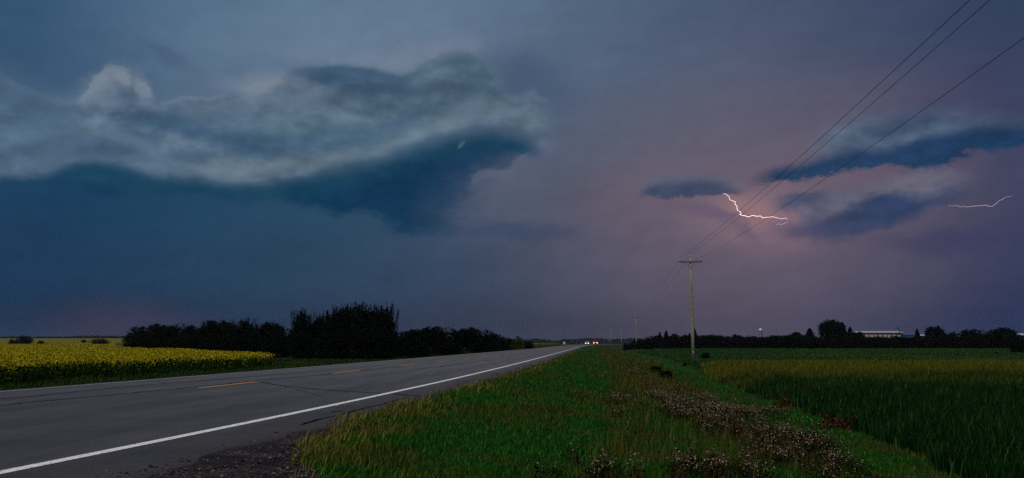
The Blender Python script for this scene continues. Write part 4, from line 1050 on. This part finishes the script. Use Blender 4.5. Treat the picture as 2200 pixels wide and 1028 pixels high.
xq = ray(1936, 428); zq = H(xq, 428); e = empty('grain_auger', (xq, 428, zq), 'teal auger spout rising above the right end of the barn roof', 'auger')
zt2 = world_pt(1932, 703, 428).z - zq
MB().tube([(1.5, 0, .2), (-.9, 0, zt2)], .28, 8).build('tube', tealm, e); MB().box(-1.6, -.35, zt2 - 1.3, -.6, .35, zt2 - .1).build('spout', tealm, e)
MB().tube([(-1.0, .6, 0), (.1, 0, zt2 * .55)], .06, 6).build('leg', tealm, e); MB().tube([(-1.0, -.6, 0), (.1, 0, zt2 * .55)], .06, 6).build('leg', tealm, e)

# ------------------------------------------------------------------ vehicles and markers far down the road
def vehicle(X, Y, z, body_mat, lamp_mat, label, truck=False, rz=math.pi):
    """nose towards -Y"""
    name = 'pickup_truck' if truck else 'car'
    e = empty(name, (X, Y, z), label, 'pickup' if truck else 'car', None, rz=rz - math.pi)
    H1, H2 = (1.05, 1.85) if truck else (0.82, 1.45); Wd = .98 if truck else .9; Ln = 5.2 if truck else 4.4
    # side profile swept across with tumblehome: (y, z) from nose to tail
    low = [(0, .35), (0, H1 - .2), (.15, H1 - .06), (1.25, H1 + .03), (Ln - .15, H1 + .03), (Ln, H1 - .1), (Ln, .38)]
    vs = []; n = len(low)
    for x in (-Wd, Wd):
        vs += [(x * (0.93 if (i in (0, 6)) else 1), y, zz_) for i, (y, zz_) in enumerate(low)]
    fs = [tuple(range(n)), tuple(range(2*n-1, n-1, -1))] + [(i, i + n, (i+1) % n + n, (i+1) % n) for i in range(n)]
    MB().poly(vs, [f[::-1] for f in fs]).build('body', body_mat, e)
    cab = [(1.2, H1 + .03), (1.95, H2), (3.0 if truck else 3.5, H2), (3.3 if truck else 4.1, H1 + .03)]
    vs = [(x * (1 if i in (0, 3) else .82), y, zz_) for x in (-Wd * .93, Wd * .93) for i, (y, zz_) in enumerate(cab)]
    MB().poly(vs, [(0,1,2,3)[::-1], (4,5,6,7), (0,4,5,1)[::-1], (1,5,6,2)[::-1], (2,6,7,3)[::-1], (0,3,7,4)[::-1]]).build('cabin', body_mat, e)
    a, b_, c_, d_ = Vector((-Wd*.80, 1.24, H1 + .1)), Vector((Wd*.80, 1.24, H1 + .1)), Vector((Wd*.68, 1.86, H2 - .08)), Vector((-Wd*.68, 1.86, H2 - .08))
    off_ = Vector((0, -.035, .02)); MB().poly([p + off_ for p in (a, b_, c_, d_)] + [p + off_ * .3 for p in (a, b_, c_, d_)], [(0,1,2,3),(7,6,5,4),(0,4,5,1),(1,5,6,2),(2,6,7,3),(3,7,4,0)]).build('windshield', glassm, e)
    for sx in (-1, 1):
        mb = MB(); mb.lathe([(.001, 0), (.15, 0), (.17, .03), (.17, .06)], 14); me = mb.mesh('headlight')
        o = link('headlight', me, lamp_mat, e); o.location = (sx * Wd * .74, -.055, H1 - .27); o.rotation_euler = (-math.pi / 2, 0, 0); o.scale = (1.15, 1, 1)
        for yw_ in (.85, Ln - .95):
            mb = MB(); mb.tube([(-.11, 0, 0), (.11, 0, 0)], .34, 16); w_ = mb.build('wheel', tyre, e); w_.location = (sx * (Wd - .08), yw_, .34)
            mb = MB(); mb.tube([(-.12, 0, 0), (.12, 0, 0)], .19, 12); r_ = mb.build('rim', alu, w_)
    MB().box(-Wd * .45, -.03, H1 - .42, Wd * .45, -.003, H1 - .22).build('grille', dark, e)
    MB().box(-Wd * .98, -.10, .34, Wd * .98, -.004, .5).build('bumper', body_mat if not truck else dark, e)
    return e
glassm = simple('glass', (.015, .02, .025), .1); tyre = simple('tyre', (.012, .012, .012), .9)
carw = simple('white_car_paint', (.62, .60, .64), .3); carr = simple('dark_red_paint', (.10, .008, .008), .3)
Yc = 385
vehicle(float(road_x(Yc)) - 6.4, Yc, float(road_h(0, Yc)), carw, emis('cool_lamp', (1.0, .86, .95), 4), 'white car with headlights on coming down the road', rz=math.pi - .1)
# the second vehicle drives away: tail towards the viewer
Yc = 372; tl = emis('tail_lamp_glow', (1.0, .42, .25), 5); tr = emis('tail_lamp_red', (1.0, .03, .02), 4)
e = vehicle(float(road_x(Yc)) - 1.9, Yc + 5, float(road_h(0, Yc)), carr, simple('clear_lens', (.4, .4, .4), .2), 'dark red pickup with glaring brake lights driving away', True, rz=0.1)
for sx in (-1, 1):
    mb = MB(); mb.box(sx * .80 - .17, 5.203, .72, sx * .80 + .17, 5.26, 1.04); mb.build('brake_light', tl, e)
    mb = MB(); mb.box(sx * .80 - .17, 5.203, .52, sx * .80 + .17, 5.25, .71); mb.build('tail_light', tr, e)
MB().box(-.5, 5.203, .72, .5, 5.23, 1.0).build('tailgate_panel', carr, e)
# small reflector posts
def marker(px, pyb, pyt, Y, label, mat):
    X = ray(px, Y); z = H(X, Y); h_ = world_pt(px, pyt, Y).z - z
    e = empty('marker_post', (X, Y, z), label, 'marker post', 'small markers by the distant road')
    MB().box(-.05, -.02, -.2, .05, .02, h_ - .3).build('post', dark, e)
    MB().box(-.28, -.05, h_ - .6, .28, -.022, h_).build('plate', mat, e)
marker(1212, 741, 735, 235, 'small white marker plate at the right end of the small yellow field', white)
marker(1281, 741, 735, 330, 'small white marker plate right of the pickup', white)

# ------------------------------------------------------------------ lightning far behind the fields
bolt = emis('lightning_glow', (1.0, .78, .76), 2.2); bolt2 = emis('faint_lightning', (1.0, .72, .80), 0.75)
def bolt_part(name, pts, r0, r1, mat, par, Yd, seed):
    rs = random.Random(seed); P = [world_pt(1500 + u * .318, 380 + v * .318, Yd) for u, v in pts]; Q = []
    for a, b_ in zip(P[:-1], P[1:]):
        Q.append(a); Q.append(a.lerp(b_, rs.uniform(.35, .65)) + Vector((rs.gauss(0, .8), rs.gauss(0, 12), rs.gauss(0, .8))))
    Q.append(P[-1]); n_ = len(Q) - 1
    rad = [r0 * math.sin(math.pi * min(1, max(0, (k / n_) * .88 + .08))) ** .6 + r1 for k in range(n_ + 1)]
    MB().tube(Q, rad, 6).build(name, mat, par)
Yd = 3000
e = empty('lightning_bolt', tuple(world_pt(1590, 462, Yd)), 'bright lightning bolt bending right under the small lens shaped cloud', 'lightning')
def rel(par):   # parts were laid out in world space: keep them there
    bpy.context.view_layer.update()
    for c in par.children: c.matrix_parent_inverse = par.matrix_world.inverted()
bolt_part('channel', [(168,118),(195,125),(210,150),(235,165),(250,190),(262,215),(285,238),(291,250),(280,258),(300,262),(320,266),(335,272),(365,262),(395,268),(430,272),(465,274),(510,270),(530,278),(560,286),(602,291)], .68, .08, bolt, e, Yd, 1)
bolt_part('branch', [(528,329),(545,320),(565,324),(590,312),(606,304)], .4, .12, bolt2, e, Yd, 2)
bolt_part('branch', [(235,165),(246,172),(252,182)], .3, .2, bolt2, e, Yd, 3)
rel(e)
e = empty('lightning_bolt', tuple(world_pt(2100, 441, Yd)), 'faint thin lightning bolt low near the right edge of the sky', 'lightning')
bolt_part('channel', [(1690,196),(1760,196),(1800,200),(1850,201),(1900,197),(1950,198),(1990,200),(2005,188),(2030,165),(2060,145),(2090,136),(2130,128)], .5, .06, bolt2, e, Yd, 4)
rel(e)

# a dandelion in the pavement crack
d = pdir(724, 886); t = -CAMZ / d.z
e = empty('dandelion', (d.x * t, d.y * t, 0), 'single yellow dandelion growing in the pavement crack', 'flower')
MB().tube([(0, 0, -.01), (.01, 0, .05), (.005, .01, .09)], .003, 5).build('stem', stemm, e)
mb = MB(); mb.lathe([(.001, .085), (.02, .09), (.026, .1), (.012, .108), (.001, .11)], 10); mb.build('flower_head', simple('dandelion_yellow', (.6, .45, .02), .8), e)
for k in range(4):
    a = k * 1.6; mb = MB(); mb.poly([(0, 0, .004), (math.cos(a - .25) * .05, math.sin(a - .25) * .05, .02), (math.cos(a) * .1, math.sin(a) * .1, .012), (math.cos(a + .25) * .05, math.sin(a + .25) * .05, .02)], [(0, 1, 2), (0, 2, 3)]); mb.build('leaf', mleaf, e)

# ------------------------------------------------------------------ thin rain haze in the air
hm = bpy.data.materials.new('haze'); hm.use_nodes = True; hn = hm.node_tree; hn.nodes.clear()
pv = hn.nodes.new('ShaderNodeVolumePrincipled'); pv.inputs['Color'].default_value = (.62, .68, .85, 1); pv.inputs['Density'].default_value = 0.00005
ho = hn.nodes.new('ShaderNodeOutputMaterial'); hn.links.new(pv.outputs[0], ho.inputs['Volume'])
o = MB().box(-1700, -160, -2.2, 1700, 1850, 24).build('haze', hm); tag(o, 'thin rain haze over the fields', 'haze', kind='stuff')
